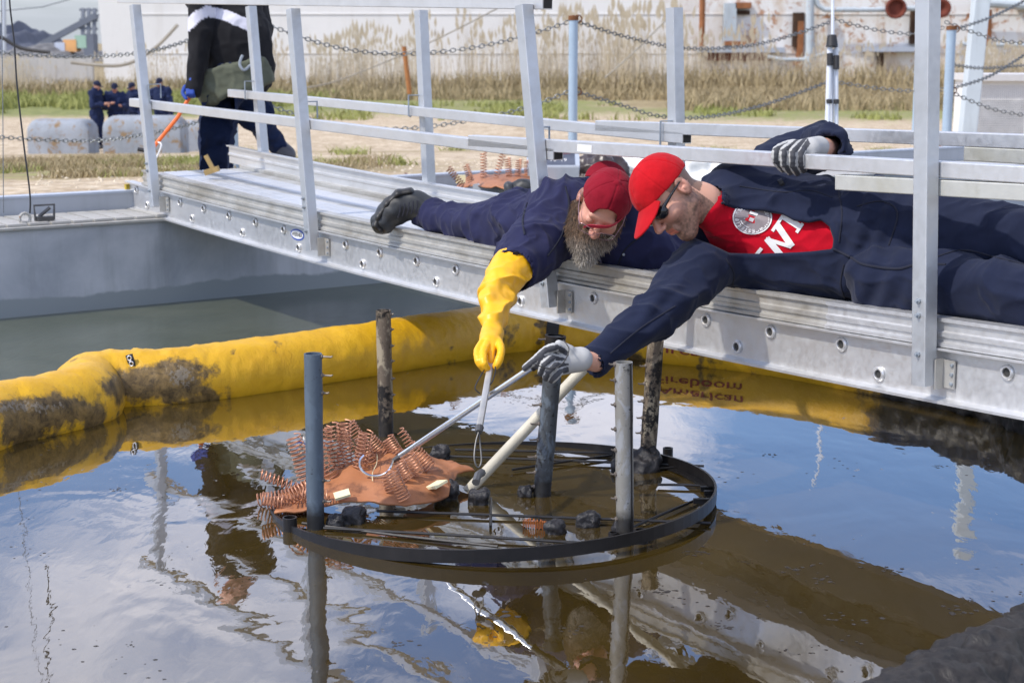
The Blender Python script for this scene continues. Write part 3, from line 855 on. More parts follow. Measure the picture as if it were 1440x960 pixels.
# round blue maker badge near the second post
cb = on_plane(418, 330, .0175)[2]; cb = cb
b = MB(); n = 28
ring_o = [(math.cos(6.283 * i / n) * .068, math.sin(6.283 * i / n) * .027) for i in range(n)]
zz = (on_plane(424, 330, .0175)[2])
b.add([cb + WE * x + Z3 * y for x, y in ring_o], [tuple(range(n))]); bd = b.build('maker_badge', MT['blue'], walk)
b = MB(); b.add([cb - WN * .0008 + WE * x * .88 + Z3 * y * .74 for x, y in ring_o], [tuple(range(n))]); b.build('badge_field', MT['label_white'], bd)
vs, fs = text_geo('WERNER', .026, .0004); b = MB(); b.add([cb - WN * .0016 + WE * v.x + Z3 * v.y for v in vs], fs); b.build('badge_lettering', MT['ink'], bd)
# end fittings of the walkway on the left
le = wp(S0 - .01, .02, .06)
b = MB().box(wp(S0 - .02, .03, .085), .03, .06, .10, (WE, WN, Z3)).box(wp(S0 - .045, .03, .025), .06, .05, .035, (WE, WN, Z3)); b.build('end_block', simple('yellow_end_cap', S(176, 150, 40), .6, 0, .4, 30), walk)
for n_, s_ in ((.03, .05), (WW - .05, .05)):
    MB().tube([wp(S0 + s_, n_, 0), Vector((*wp(S0 + s_, n_, 0)[:2], DECK + .012))], .014, 8).build('support_foot', MT['steel_dark'], walk, True)
MB().tube([wp(S0 + .35, .30, 0), Vector((*wp(S0 + .35, .30, 0)[:2], DECK + .012))], .045, 12).build('support_foot', simple('green_canister', S(30, 70, 50), .5), walk, True)
# ------------------------------------------------------------------ ring frame standing in the pool
MT['ring'] = simple('black_wet_steel', S(26, 24, 24), .36, .1, .5, 14, .15, 70, .002)
RC = onz(694, 700, .03); 
yb, yf = onz(694, 617, .02).y, onz(694, 767, .06).y
RR = (yb - yf) / 2; RC = Vector(((694 - 720) / F * (((yb + yf) / 2) * CP + (CH - .03) * SP), (yb + yf) / 2, .03))
hw = 314 / F * (RC.y * CP + (CH - .03) * SP)
RR = (RR + hw) / 2
print('ring', RC, RR, hw)
frm = empty('ring_frame', (RC.x, RC.y, 0), 'black steel ring frame lying half sunk in the oily water with upright pipes', 'frame')
def rg(a, r, z=0):                          # point on the tilted ring plane
    x, y = math.cos(a) * r, math.sin(a) * r
    return Vector((RC.x + x, RC.y + y, RC.z + x * .035 - y * .03 + z))
def hoop(r0, r1, z0, z1, n=96):
    mb = MB(); prof = [(r0, z0), (r1, z0), (r1, z1), (r0, z1)]
    vs = [rg(2 * math.pi * i / n, r, z) for i in range(n) for r, z in prof]
    fs = [(i * 4 + j, ((i + 1) % n) * 4 + j, ((i + 1) % n) * 4 + (j + 1) % 4, i * 4 + (j + 1) % 4) for i in range(n) for j in range(4)]
    return mb.add(vs, fs)
hoop(RR - .007, RR, -.038, 0).build('rim', MT['ring'], frm)
hoop(RR - .030, RR - .009, -.040, -.034).build('rim_ledge', MT['ring'], frm)
# lattice of rods across the ring
def pick(px, py, z=.01): return onz(px, py, z)
for a, b in (((455, 742), (850, 765)), ((425, 735), (700, 768)), ((530, 718), (1000, 735)), ((600, 640), (990, 655)), ((720, 660), (860, 640)), ((905, 660), (962, 655)), ((640, 632), (860, 637)), ((925, 681), (1000, 683)), ((690, 700), (690, 740)), ((880, 745), (985, 700))):
    A, B = pick(*a), pick(*b)
    MB().tube([A, (A + B) / 2 + Z3 * rnd.uniform(-.003, .003), B], .0045, 6).build('brace_rod', MT['ring'], frm, True)
for (px, py, l) in ((985, 687, .05), (975, 704, .05), (990, 693, .04)):
    P = pick(px, py, .025); MB().beam(P, P + Vector((l, .0, 0)), .012, .016).build('peg', MT['ring'], frm)
# pipe sleeves on the rim
def sleeve(px, py, r=.020, h=.055):
    P = pick(px, py, -.015)
    MB().lathe(P, Z3, [(r, -.03), (r, h), (r - .004, h), (r - .004, h - .03), (.001, h - .03)], 16).build('sleeve', MT['ring'], frm, True)
sleeve(408, 752, .0215); sleeve(901, 770, .020); sleeve(939, 645, .018, .04); sleeve(862, 762, .014, .03)
def burnt_pipe(name, base, flake, soot):
    m = Mat(name); n = m.noise(22, 6, .7, .5, vec=m.mapping((1, 1, .5))); n2 = m.noise(60, 4, .7)
    c = m.mix(m.ramp(n, [(.42, BW(0)), (.5, BW(1))]), base, flake)
    m.col(m.mix(m.ramp(m.math('ADD', m.math('MULTIPLY', n2, .5), m.math('MULTIPLY', m.noise(8, 3), .5)), [(.5 - soot * .1, BW(0)), (.56 - soot * .1, BW(1))]), c, S(26, 22, 20)))
    sz = m.n('ShaderNodeSeparateXYZ'); m.l(m.tc.outputs['Object'], sz.inputs[0])
    wet = m.ramp(m.math('ADD', sz.outputs[2], m.math('MULTIPLY', m.math('SUBTRACT', m.noise(30, 5, .7), .5), .06)), [(.045, BW(.92)), (.085, BW(0))])
    m.col(m.mix(wet, m.b.inputs['Base Color'].links[0].from_socket, S(24, 21, 19)))
    m.set(.55, .2); m.bump(n, .35, .004); return m.m
MT['pipe_burnt'] = burnt_pipe('scorched_flaking_pipe', S(158, 146, 124), S(104, 92, 78), -.05)
MT['pipe_blue'] = burnt_pipe('blue_grey_pipe', S(92, 106, 120), S(84, 97, 110), -.9)
MT['pipe_rust'] = burnt_pipe('scorched_blue_pipe', S(98, 108, 118), S(70, 74, 78), .0)
MT['pipe_alu'] = burnt_pipe('dull_silver_pipe', S(148, 150, 152), S(134, 132, 126), -.4)
def pipe(bx_, by_, tx, ty, dpx, mat, side, spikes, depth_top=0, flange=False):
    P = pick(bx_, by_, 0); zc = (P.y * CP + CH * SP)
    r = dpx / 2 * zc / F
    # top seen at (tx,ty): straight up, with the lean left by the pixels
    T = aty(tx, ty, P.y + depth_top)
    n = 16; d = (T - P).normalized(); L = (T - P).length
    P0_ = P - d * .06
    mb = MB().lathe(P0_, d, [(r, 0)] + [(r * (1 + .02 * math.sin(i * 5.1)), .06 + L * i / 12) for i in range(1, 12)] + [(r, L + .06), (r * .86, L + .06), (r * .86, L), (.0005, L)], n)
    o = mb.build('upright_pipe', mat, frm, True)
    sx_ = Vector((side, -.25, 0)).normalized()
    for t, ln in spikes:
        c = P + d * (L * t)
        MB().tube([c + sx_ * (r * .9), c + sx_ * (r + ln), c + sx_ * (r + ln + .004) + Z3 * .003], [.0035, .003, .0022], 6).build('bolt_spike', MT['spike'], o, True)
        MB().lathe(c + sx_ * (r * .9), sx_, [(.007, 0), (.007, .006), (.0035, .008)], 8).build('nut', MT['spike'], o, True)
    return o, P, d, L, r
MT['spike'] = simple('sooty_bolt', S(120, 110, 100), .5, .3, .5, 50)
pipe(444, 742, 440, 497, 25, MT['pipe_blue'], 1, [(.985, .03), (.88, .03), (.78, .018), (.28, .018), (.16, .02)])
pipe(543, 612, 539, 436, 21, MT['pipe_burnt'], 1, [(.97, .008), (.85, .008), (.72, .008), (.60, .008), (.46, .008), (.33, .008), (.2, .008)])
o, P, d, L, r_ = pipe(762, 696, 781, 474, 25, MT['pipe_rust'], -1, [(.99, .022), (.87, .018), (.58, .025), (.46, .025), (.36, .025), (.25, .025), (.15, .025), (.06, .02)])
MB().lathe(P + d * (L - .03), d, [(r_ * 1.15, 0), (r_ * 1.2, .035), (r_ * .9, .036)], 14).build('burnt_collar', MT['ring'], o, True)
o, P, d, L, r_ = pipe(879, 752, 877, 509, 25, MT['pipe_alu'], -1, [(.99, .014), (.9, .012), (.76, .01), (.62, .01), (.5, .01), (.36, .012), (.22, .012), (.1, .012)])
MB().beam(P + Vector((r_ * .75, -r_ * .72, 0)), P + d * L + Vector((r_ * .75, -r_ * .72, 0)), .006, .004).build('pipe_seam', MT['ring'], o)
pipe(910, 655, 922, 478, 23, MT['pipe_burnt'], -1, [(.80, .018), (.66, .02), (.52, .018), (.39, .018), (.27, .018)])
# burnt lumps sitting on the frame
m = Mat('tarry_char'); n = m.noise(40, 5, .7); m.col(m.ramp(n, [(.3, S(14, 13, 14)), (.7, S(46, 44, 46))])); m.set(m.ramp(n, [(.3, BW(.25)), (.7, BW(.5))])); m.bump(m.noise(90, 5, .7), .7, .006); MT['char'] = m.m
lumps = [(496, 728, 17, 'burnt black lump beside the brown cloth and left foreground pipe'), (470, 735, 12, 'smaller burnt lump wedged between the left blue pipe and the rim'),
         (674, 702, 15, 'burnt square lump below the tip of the long plastic pipe'), (781, 743, 15, 'burnt round lump on a short rusty bar near the front rim'),
         (826, 733, 15, 'burnt tall lump between the front rim and the silver pipe'), (738, 692, 11, 'flat burnt lump against the foot of the leaning pipe'),
         (905, 655, 24, 'largest burnt lump round the foot of the back right pipe'), (872, 742, 11, 'burnt lump at the foot of the silver front pipe'),
         (618, 640, 13, 'burnt lump behind the brown cloth near the back rim'), (628, 694, 17, 'burnt lump under the right edge of the brown cloth'),
         (870, 657, 12, 'burnt lump just left of the largest one')]
for i, (px, py, rp, lab) in enumerate(lumps):
    P = pick(px, py, .012); s_ = rp * (P.y * CP + CH * SP) / F * 1.1
    sh = np.array([rnd.uniform(0, 50) for _ in range(3)])
    f = sd([('+', rbox(P, (s_ * .85, s_ * .8, s_ * .75), r=s_ * .5), 0), ('+', ell(P + Vector((s_ * .3, .1 * s_, s_ * .45)), (s_ * .6, s_ * .6, s_ * .45)), s_ * .3)])
    o = sdf_obj('char_lump', f, P - Vector((1.7, 1.7, 1.7)) * s_, P + Vector((1.7, 1.7, 1.7)) * s_, max(s_ / 9, .0035), MT['char'], None, disp=lambda V, N: s_ * .22 * fbm((V + sh) / s_ * 1.7, 3, 5))
    tag(o, lab, 'char lump', 'burnt lumps on the ring frame')
P = pick(750, 735, .012)
mb = MB()
for k in range(14): mb.box(P + Vector((k * .0052 - .03, -k * .0018, rnd.uniform(-.004, .004))), .0035, .02, .022)
tag(mb.build('rusty_comb', simple('orange_rust', S(150, 80, 24), .8, 0, .4, 60)), 'rusty toothed strip of metal just left of a burnt lump', 'metal strip')

# ------------------------------------------------------------------ coil mat: brown cloth with copper springs
m = Mat('brown_rubber_cloth'); n = m.noise(7, 5, .6); m.col(m.mix(m.ramp(m.noise(13, 6, .7), [(.52, BW(0)), (.66, BW(.7))]), m.mix(n, S(140, 86, 52), S(188, 126, 84)), S(84, 50, 32))); m.set(.55); m.bump(m.noise(30, 4), .2, .004); MT['cloth_brown'] = m.m
m = Mat('copper_wire'); n = m.noise(40, 3); m.col(m.mix(n, S(138, 84, 60), S(206, 152, 120))); m.set(.42, .3); MT['copper'] = m.m
def cloth(name, rows, mat, parent, thick=.006):   # rows of world points, lofted with splines both ways
    R_ = [spline(r, 6) for r in rows]; ncol = len(R_[0])
    cols = [spline([r[i] for r in R_], 6) for i in range(ncol)]
    mrow = len(cols[0]); vs = [cols[i][j] for j in range(mrow) for i in range(ncol)]
    A = np.array([tuple(v) for v in vs]); A[:, 2] += .007 * fbm(A * 14, 3, 2) + .013 * ((1 - np.abs(fbm(A * np.array([9., 14, 9]), 2, 7))) ** 2 - .5); A[:, 0] += .008 * fbm(A * 22, 2, 5)
    nv = len(vs); vs2 = [tuple(v) for v in A] + [(v[0], v[1], v[2] - thick) for v in A]
    fs = []
    for j in range(mrow - 1):
        for i in range(ncol - 1):
            a = j * ncol + i; q = (a, a + 1, a + ncol + 1, a + ncol); fs.append(q[::-1]); fs.append(tuple(x + nv for x in q))
    edge = [i for i in range(ncol)] + [j * ncol + ncol - 1 for j in range(1, mrow)] + [(mrow - 1) * ncol + i for i in range(ncol - 2, -1, -1)] + [j * ncol for j in range(mrow - 2, 0, -1)]
    for k in range(len(edge)): a, b = edge[k], edge[(k + 1) % len(edge)]; fs.append((a, b, b + nv, a + nv))
    me = mesh_from(name, vs2, fs, True)
    return link(name, me, mat, parent)
zc0 = lambda px, py, z: onz(px, py, z)
mat1 = empty('coil_mat', tuple(pick(560, 690, .03)), 'rumpled brown cloth bristling with copper coil springs on the ring frame', 'mat')
rows = [[zc0(388, 716, .03), zc0(450, 712, .035), zc0(520, 703, .05), zc0(572, 712, .035), zc0(628, 692, .05), zc0(640, 668, .05), zc0(668, 660, .045)],
        [zc0(392, 700, .035), zc0(452, 690, .06), zc0(515, 682, .08), zc0(570, 690, .07), zc0(618, 672, .07), zc0(636, 662, .06), zc0(666, 657, .05)],
        [zc0(400, 688, .04), zc0(460, 672, .08), zc0(515, 658, .10), zc0(560, 662, .10), zc0(600, 655, .09), zc0(630, 652, .07), zc0(660, 655, .05)],
        [zc0(420, 684, .03), zc0(465, 664, .07), zc0(500, 646, .10), zc0(540, 634, .12), zc0(575, 632, .11), zc0(612, 642, .08), zc0(640, 650, .05)]]
clo = cloth('cloth', rows, MT['cloth_brown'], mat1)
# drooping front corner tongue
def coil(a, b, r, turns, parent, wire=.0022, bend=(0, 0, 0), taper=1.0, name='spring'):
    a, b = Vector(a), Vector(b); u, v = frame(b - a); n = int(turns * 11); pts = []
    for i in range(n + 1):
        t = i / n; an = t * turns * 2 * math.pi
        rr = r * (1 + (taper - 1) * t)
        pts.append(a.lerp(b, t) + Vector(bend) * math.sin(t * math.pi) + (u * math.cos(an) + v * math.sin(an)) * rr)
    return MB().tube(pts, wire, 5).build(name, MT['copper'], parent, True)
def dpt(px, py, z): return onz(px, py, z)
def coilpx(b0, b1, zbase, wpx, turns, taper=.9, dy=0):   # base pixel, tip pixel: stands at the base's distance
    A = onz(b0[0], b0[1], zbase); B = aty(b1[0], b1[1], A.y + dy)
    r = wpx / 2 * (A.y * CP + (CH - A.z) * SP) / F
    return coil(A, B, r, turns, mat1, bend=(rnd.uniform(-.004, .004), 0, 0), taper=taper)
for args in [((448, 690), (362, 703), .05, 20, 17), ((425, 688), (366, 666), .05, 15, 10), ((430, 672), (412, 612), .05, 24, 11), ((452, 672), (458, 600), .06, 20, 12),
             ((478, 668), (466, 596), .07, 22, 13), ((485, 662), (484, 592), .08, 22, 14), ((500, 655), (478, 606), .08, 20, 10), ((520, 636), (492, 594), .11, 17, 11),
             ((522, 650), (505, 612), .10, 20, 9), ((540, 640), (520, 618), .11, 22, 8), ((560, 640), (545, 615), .11, 20, 8), ((606, 658), (576, 626), .09, 20, 10), ((578, 630), (562, 604), .11, 13, 6),
             ((575, 674), (562, 650), .09, 18, 7), ((570, 702), (552, 662), .06, 19, 10), ((408, 698), (440, 680), .06, 22, 7), ((470, 678), (442, 616), .06, 22, 11), ((440, 702), (375, 708), .04, 20, 13), ((505, 662), (515, 606), .09, 22, 11), ((588, 668), (574, 640), .09, 20, 7), ((552, 690), (545, 664), .07, 19, 6), ((400, 706), (368, 700), .04, 20, 7), ((462, 700), (425, 694), .06, 22, 9)]:
    coilpx(*args)
MT['foam'] = simple('cream_foam', S(232, 222, 180), .8, 0, .08, 20, .1)
for px, py, sx_, sy_, rot in ((481, 695, .048, .035, .2), (614, 681, .055, .05, -.9)):
    P = zc0(px, py, .07 if px < 500 else .075); ax = (Vector((math.cos(rot), math.sin(rot), .25)).normalized(),); u = ax[0]; v = Vector((-math.sin(rot), math.cos(rot), .3)).normalized(); w = u.cross(v).normalized(); v = w.cross(u)
    MB().box(P, sx_, sy_, .008, (u, v, w)).build('foam_pad', MT['foam'], mat1)
P = [zc0(530, 634, .12), zc0(530, 650, .12), zc0(524, 664, .10), zc0(524, 676, .09)]
MB().tube(spline(P, 6), .0012, 4).build('twine', MT['foam'], mat1, True)

# ------------------------------------------------------------------ tools
def wz(px, py, z): return onz(px, py, z)
hook = empty('boat_hook', tuple(wz(562, 640, .13)), 'long silver pole with a bent wire hook held in the grey glove', 'hook pole')
Ha = wz(563, 641, .14); Hb = W(744, 519, 4.98)
hd = (Hb - Ha).normalized()
MB().beam(Ha, Hb + hd * .01, .019, .019, None, .004).build('pole', MT['chrome'], hook, True, 30)
MB().tube([Hb + hd * .01, Hb + hd * .05, W(800, 488, 4.93)], .014, 12).build('grip', MT['black'], hook, True)
MB().tube([Ha - hd * .03, Ha], [.007, .010], 8).build('hook_socket', MT['steel_dark'], hook, True)
cz = W(528, 652, (Ha.y * CP + (CH - Ha.z) * SP) - .06)
u_, v_ = Vector((1, 0, 0)), Vector((0, .25, .97)); s_ = (Ha.y * CP + CH * SP) / F
hp = [Ha - hd * .03 + Vector((0, 0, 0))] + [cz + u_ * (22 * s_ * math.cos(a)) + v_ * (17 * s_ * math.sin(a)) for a in [R(q) for q in (-20, -50, -80, -110, -140, -170, -200, -225)]]
MB().tube(spline(hp, 6), .0042, 8).build('hook_wire', MT['chrome'], hook, True)
pole2 = empty('clip_pole', tuple(wz(672, 645, .03)), 'short silver pole with a snap hook held by the yellow rubber glove', 'hook pole')
Pa = W(674, 602, 4.85); Pb = W(690, 512, 5.12); pd = (Pb - Pa).normalized()
MB().beam(Pa, Pb + pd * .10, .019, .019, None, .004).build('pole', MT['alu_dirty'], pole2, True, 30)
MB().tube([Pa - pd * .02, Pa + pd * .004], [.010, .014], 10).build('pole_tip', MT['steel_dark'], pole2, True)
sn = [Pa - pd * .02, W(669, 622, 4.82), W(667, 645, 4.8), W(672, 657, 4.8), W(677, 648, 4.81), W(675, 622, 4.83), Pa - pd * .018]
MB().tube(spline(sn, 5), .0026, 6).build('snap_hook', MT['steel_dark'], pole2, True)
MB().tube(spline([Pb + Vector((-.01, -.02, 0)), W(676, 528, 5.05), W(668, 545, 5.03), W(675, 553, 5.03)], 6), .0022, 5).build('lanyard', MT['black'], pole2, True)
MB().tube(spline([Pb + Vector((.012, -.02, 0)), W(697, 520, 5.05), W(693, 535, 5.03), W(688, 542, 5.03)], 6), .0022, 5).build('lanyard', MT['black'], pole2, True)
Qa = wz(664, 684, .005); Qb = W(934, 398, 5.42); qd = (Qb - Qa).normalized()
pv = empty('plastic_pipe', tuple(Qa), 'long cream plastic pipe slanting from the walkway edge into the ring', 'pipe')
MB().lathe(Qa - qd * .03, qd, [(.012, 0), (.0185, .01), (.0185, (Qb - Qa).length + .25), (.015, (Qb - Qa).length + .25), (.015, (Qb - Qa).length + .2), (.001, (Qb - Qa).length + .2)], 18).build('tube', MT['pvc'], pv, True)
MB().tube([W(669, 678, 4.74), W(672, 668, 4.77), W(678, 664, 4.8)], .012, 8).build('hinge_clamp', MT['steel_dark'], pv, True)

# ------------------------------------------------------------------ second mat, console and bags on the tank ledge behind
def lp(px, py, z=DECK): return onz(px, py, z)
T = lp(660, 272, DECK + .01)
tag(MB().beam(lp(612, 276, DECK + .02), lp(735, 268, DECK + .02), .34, .025, None).build('plywood_board', simple('plywood', S(206, 176, 128), .8, 0, .15, 5)), 'tan plywood board lying on the ledge under the second coil mat', 'board')
a = lp(683, 268, DECK + .075); b = lp(770, 258, DECK + .075)
tag(MB().beam(a, b, .2, .07, None, .01).build('metal_tray', MT['tank_grey']), 'grey metal box under the second coil mat on the board', 'box')
mat2 = empty('coil_mat', tuple(lp(700, 262)), 'second brown coil mat draped over a grey box behind the bearded man', 'mat')
rows = [[lp(640, 274, DECK + .04), lp(655, 262, DECK + .07), lp(690, 262, DECK + .12), lp(730, 266, DECK + .11), lp(780, 256, DECK + .11)],
        [lp(645, 268, DECK + .06), lp(660, 250, DECK + .10), lp(695, 252, DECK + .14), lp(735, 254, DECK + .13), lp(790, 246, DECK + .12)],
        [lp(640, 262, DECK + .06), lp(668, 244, DECK + .12), lp(700, 246, DECK + .14), lp(745, 244, DECK + .14), lp(795, 238, DECK + .11)]]
cloth('cloth', rows, MT['cloth_brown'], mat2)
for px, py, tx, ty in ((680, 250, 680, 214), (697, 252, 708, 214), (716, 250, 714, 222), (728, 250, 730, 224), (742, 248, 741, 226), (760, 246, 764, 226), (775, 246, 772, 222), (652, 262, 630, 236), (663, 256, 655, 232), (786, 242, 794, 230)):
    A = lp(px, py, DECK + .13); B = aty(tx, ty, A.y); coil(A, B, .020, 9, mat2, .0028)
MB().box(lp(648, 252, DECK + .12), .06, .03, .05).build('foam_pad', MT['foam'], mat2)
for (px, py, tx, ty), lab_ in zip(((518, 272, 518, 252), (533, 268, 536, 250), (555, 268, 551, 248), (572, 266, 568, 244), (614, 262, 612, 246)), ['loose copper spring leftmost on the ledge beyond the deck', 'second loose copper spring from the left on the ledge', 'tallest loose copper spring just left of the black boot', 'loose copper spring right behind the black boot', 'loose copper spring beside the far guard post']):
    A = lp(px, py, DECK); B = aty(tx, ty, A.y); o = coil(A, B, .022, 7, None, .0028, name='loose_spring')
    tag(o, lab_, 'spring', 'loose springs on the ledge')
con = empty('control_console', tuple(lp(785, 262)), 'grey sloping control console with red and white screen text', 'console')
A = lp(742, 262, DECK + .0); 
cx0 = lp(778, 255, DECK + .10)
MB().beam(cx0 + Vector((-.16, .1, .02)), cx0 + Vector((.16, .1, .02)), .26, .16, Vector((0, 1, 0)), .012).build('case', MT['tank_grey'], con)
pn = (Vector((1, 0, 0)), Vector((0, .82, .57)), Vector((0, -.57, .82)))
pc = cx0 + Vector((0, .08, .135))
MB().box(pc, .33, .22, .016, pn).build('screen_bezel', MT['rim_light'], con)
sc_ = MB().box(pc + pn[2] * .010, .27, .17, .004, pn).build('screen', simple('grey_screen', S(92, 96, 108), .3), con)
for tx_, yy, mt_ in (('HEAT FLUX', .04, 'red_print'), ('88  70  19', -.03, 'white')):
    vs, fs = text_geo(tx_, .042); MB().add([pc + pn[2] * .0135 + pn[0] * v.x + pn[1] * (v.y + yy) for v in vs], fs).build('screen_text', MT[mt_], sc_)
def bag(name, px, py, rx, ry, rz, zb_, mat, lab, cat, seed, am=.25):
    P = lp(px, py, DECK + zb_)
    f = ell(P, (rx, ry, rz))
    o = sdf_obj(name, f, P - Vector((rx, ry, rz)) * 1.6, P + Vector((rx, ry, rz)) * 1.6, .012, mat, None, disp=lambda V, N: rz * am * ((1 - np.abs(fbm(V * 7 + seed, 3, seed))) * 1.6 - 1.2) + rz * .25 * fbm(V * 3, 2, seed + 3))
    return tag(o, lab, cat)
bag('black_bag', 840, 243, .19, .2, .11, .10, simple('crumpled_black_plastic', S(66, 56, 54), .35, 0, .3, 9), 'crumpled black plastic bag on the ledge behind the dark red cap', 'bag', 3, .5)
bag('white_sack', 888, 234, .30, .2, .11, .09, simple('white_sack', S(236, 236, 232), .6, 0, .05, 9), 'white crumpled sack lying behind the bright red cap', 'sack', 5, .4)
bag('white_cloth', 984, 262, .24, .16, .17, .10, simple('white_sack_cloth', S(236, 236, 232), .6, 0, .05, 9), 'white folded cloth between the red cap and the raised shoulder', 'cloth', 8, .4)
# wooden wedge clamp on the deck by the walker's foot
mb = MB(); P = W(298, 240, 9.0)
mb.box(P, .08, .05, .03, (Vector((.9, 0, .3)).normalized(), Vector((0, 1, 0)), Vector((-.3, 0, .9)).normalized())); mb.box(P + Vector((-.01, -.01, .045)), .022, .025, .09, (Vector((.9, 0, .45)).normalized(), Vector((0, 1, 0)), Vector((-.45, 0, .9)).normalized()))
tag(mb.build('wooden_clamp', simple('old_wood', S(176, 148, 96), .8, 0, .3, 20)), 'small weathered wooden clamp on the walkway deck by a trouser leg', 'clamp')

# ------------------------------------------------------------------ chain fence
MT['chain'] = simple('dull_chain_steel', S(120, 124, 126), .45, .5, .3, 30)
MT['post_blue'] = painted('pale_blue_post_paint', S(160, 180, 198), rust=.10, var=.1, scale=6)
def chain(pts, lab, link_l=.052, sag=None):
    P = spline([W(*p) for p in pts], 14)
    # resample by arc length
    L = [0]
    for i in range(1, len(P)): L.append(L[-1] + (P[i] - P[i - 1]).length)
    n = int(L[-1] / (link_l * .74)); mb = MB(); j = 0
    for k in range(n):
        s0 = L[-1] * k / n
        while j < len(L) - 2 and L[j + 1] < s0: j += 1
        t = (s0 - L[j]) / max(L[j + 1] - L[j], 1e-9); c = P[j].lerp(P[j + 1], t); d = (P[j + 1] - P[j]).normalized()
        u, v = frame(d); w = u if k % 2 else v
        if k % 2 == 0: w = v
        ring_ = [c + d * (link_l * .5 * math.cos(a)) + w * (link_l * .30 * math.sin(a)) for a in [i * math.pi / 4 for i in range(8)]]
        mb.tube(ring_, link_l * .085, 4, closed=True)
    return tag(mb.build('chain', MT['chain'], None, True), lab, 'chain')
zf = 13.0
chain([(-60, 66, 14), (0, 74, 14), (110, 80, 14), (200, 74, 13.7), (262, 58, 13.3), (330, 30, 13)], 'upper chain sagging to the left of the walking man')
chain([(-60, 185, 14), (0, 193, 14), (120, 198, 14), (210, 188, 13.7), (290, 168, 13.3), (330, 150, 13)], 'lower chain sagging to the left of the walking man')
chain([(330, 18, 13), (372, 34, 13), (470, 66, 13), (560, 76, 13), (660, 68, 13), (740, 50, 13), (803, 30, 13)], 'upper chain between the walking man and the middle rusty topped post')
chain([(330, 130, 13), (372, 146, 13), (470, 176, 13), (570, 181, 13), (680, 166, 13), (750, 148, 13), (803, 128, 13)], 'lower chain between the walking man and the middle rusty topped post')
chain([(807, 29, 13), (880, 52, 13.4), (960, 68, 13.9), (1040, 66, 14.4), (1100, 54, 14.8), (1168, 31, 15.2)], 'upper chain between the middle post and the white tripod')
chain([(807, 128, 13), (880, 150, 13.4), (930, 164, 13.6), (1000, 164, 14), (1080, 146, 14.6), (1168, 114, 15.2)], 'lower chain between the middle post and the white tripod')
chain([(1172, 27, 15.2), (1230, 42, 15.2), (1290, 48, 15.2), (1330, 38, 15.2)], 'upper chain between the white tripod and the tall white column')
chain([(1172, 115, 15.2), (1230, 124, 15.2), (1280, 128, 15.2), (1330, 126, 15.2)], 'lower chain between the white tripod and the tall white column')
chain([(1332, 32, 15.2), (1370, 46, 15.2), (1410, 58, 15.2), (1470, 62, 15.2)], 'upper chain running out of the right edge across the column')
chain([(1332, 90, 15.3), (1380, 96, 15.8), (1440, 92, 16.4), (1480, 86, 16.6)], 'middle slack chain to the right of the tall white column')
chain([(1334, 128, 15.2), (1370, 144, 15.2), (1410, 157, 15.2), (1470, 166, 15.2)], 'lowest chain crossing in front of the grey cabinet')
chain([(1334, 126, 15.3), (1390, 108, 15.8), (1440, 78, 16.4), (1470, 60, 16.6)], 'chain rising to the right edge above the grey cabinet')
chain([(1334, 44, 15.3), (1390, 26, 15.8), (1440, 2, 16.4), (1470, -14, 16.6)], 'chain rising out of the top right corner')
def fence_post(px, ty, by, zc, r, lab, mat='post_blue'):
    A = W(px, by, zc); B = W(px, ty, zc); B = Vector((A.x, A.y, B.z))
    fp = empty('fence_post', tuple(A), lab, 'fence post', 'posts of the chain fence')
    H = B.z - A.z
    MB().lathe(A - Z3 * .1, Z3, [(r, 0), (r, H + .1), (r * .8, H + .105), (.001, H + .105)], 12).build('pipe', MT[mat], fp, True)
    MB().lathe(B - Z3 * .03, Z3, [(r * 1.12, 0), (r * 1.12, .035), (.001, .04)], 12).build('rusty_cap', MT['rusty'], fp, True)
    for dz in ((0.0, .56) if ty < 50 else (.0,)):
        MB().tube([B + Vector((r + .03 * math.cos(a), 0, -.02 - dz + .03 * math.sin(a))) for a in [i * math.pi / 5 for i in range(10)]], .006, 5, closed=True).build('eye_ring', MT['rusty'], fp, True)
MT['rusty'] = simple('rusty_steel', S(120, 78, 46), .85, .1, .4, 20, .2)
fence_post(805, 24, 240, 13.0, .036, 'pale blue fence post with rusty top in the middle of the chain fence')
fence_post(1331, 38, 190, 15.2, .045, 'pale blue fence post just left of the tall white column')
fence_post(330, 14, 235, 13.0, .036, 'fence post hidden behind the walking man')
fence_post(1286, 70, 190, 17.0, .030, 'thin leaning fence post left of the big silver guard post')
# tall white column on the right
A = W(1358, 192, 18.0); cb_ = Vector((A.x, A.y, ground_h(A.x, A.y).item()))
cl = empty('white_column', tuple(cb_), 'tall square white column behind the chains with rusty foot', 'column')
MB().beam(cb_, cb_ + Z3 * 4.2 + Vector((.22, 0, 0)), .17, .17, Vector((1, 0, 0)), .01).build('shaft', painted('white_column_paint', S(196, 206, 212), rust=.05, scale=3), cl)
MB().box(cb_ + Z3 * .06, .9, .3, .22).build('rusty_base', MT['rusty'], cl)
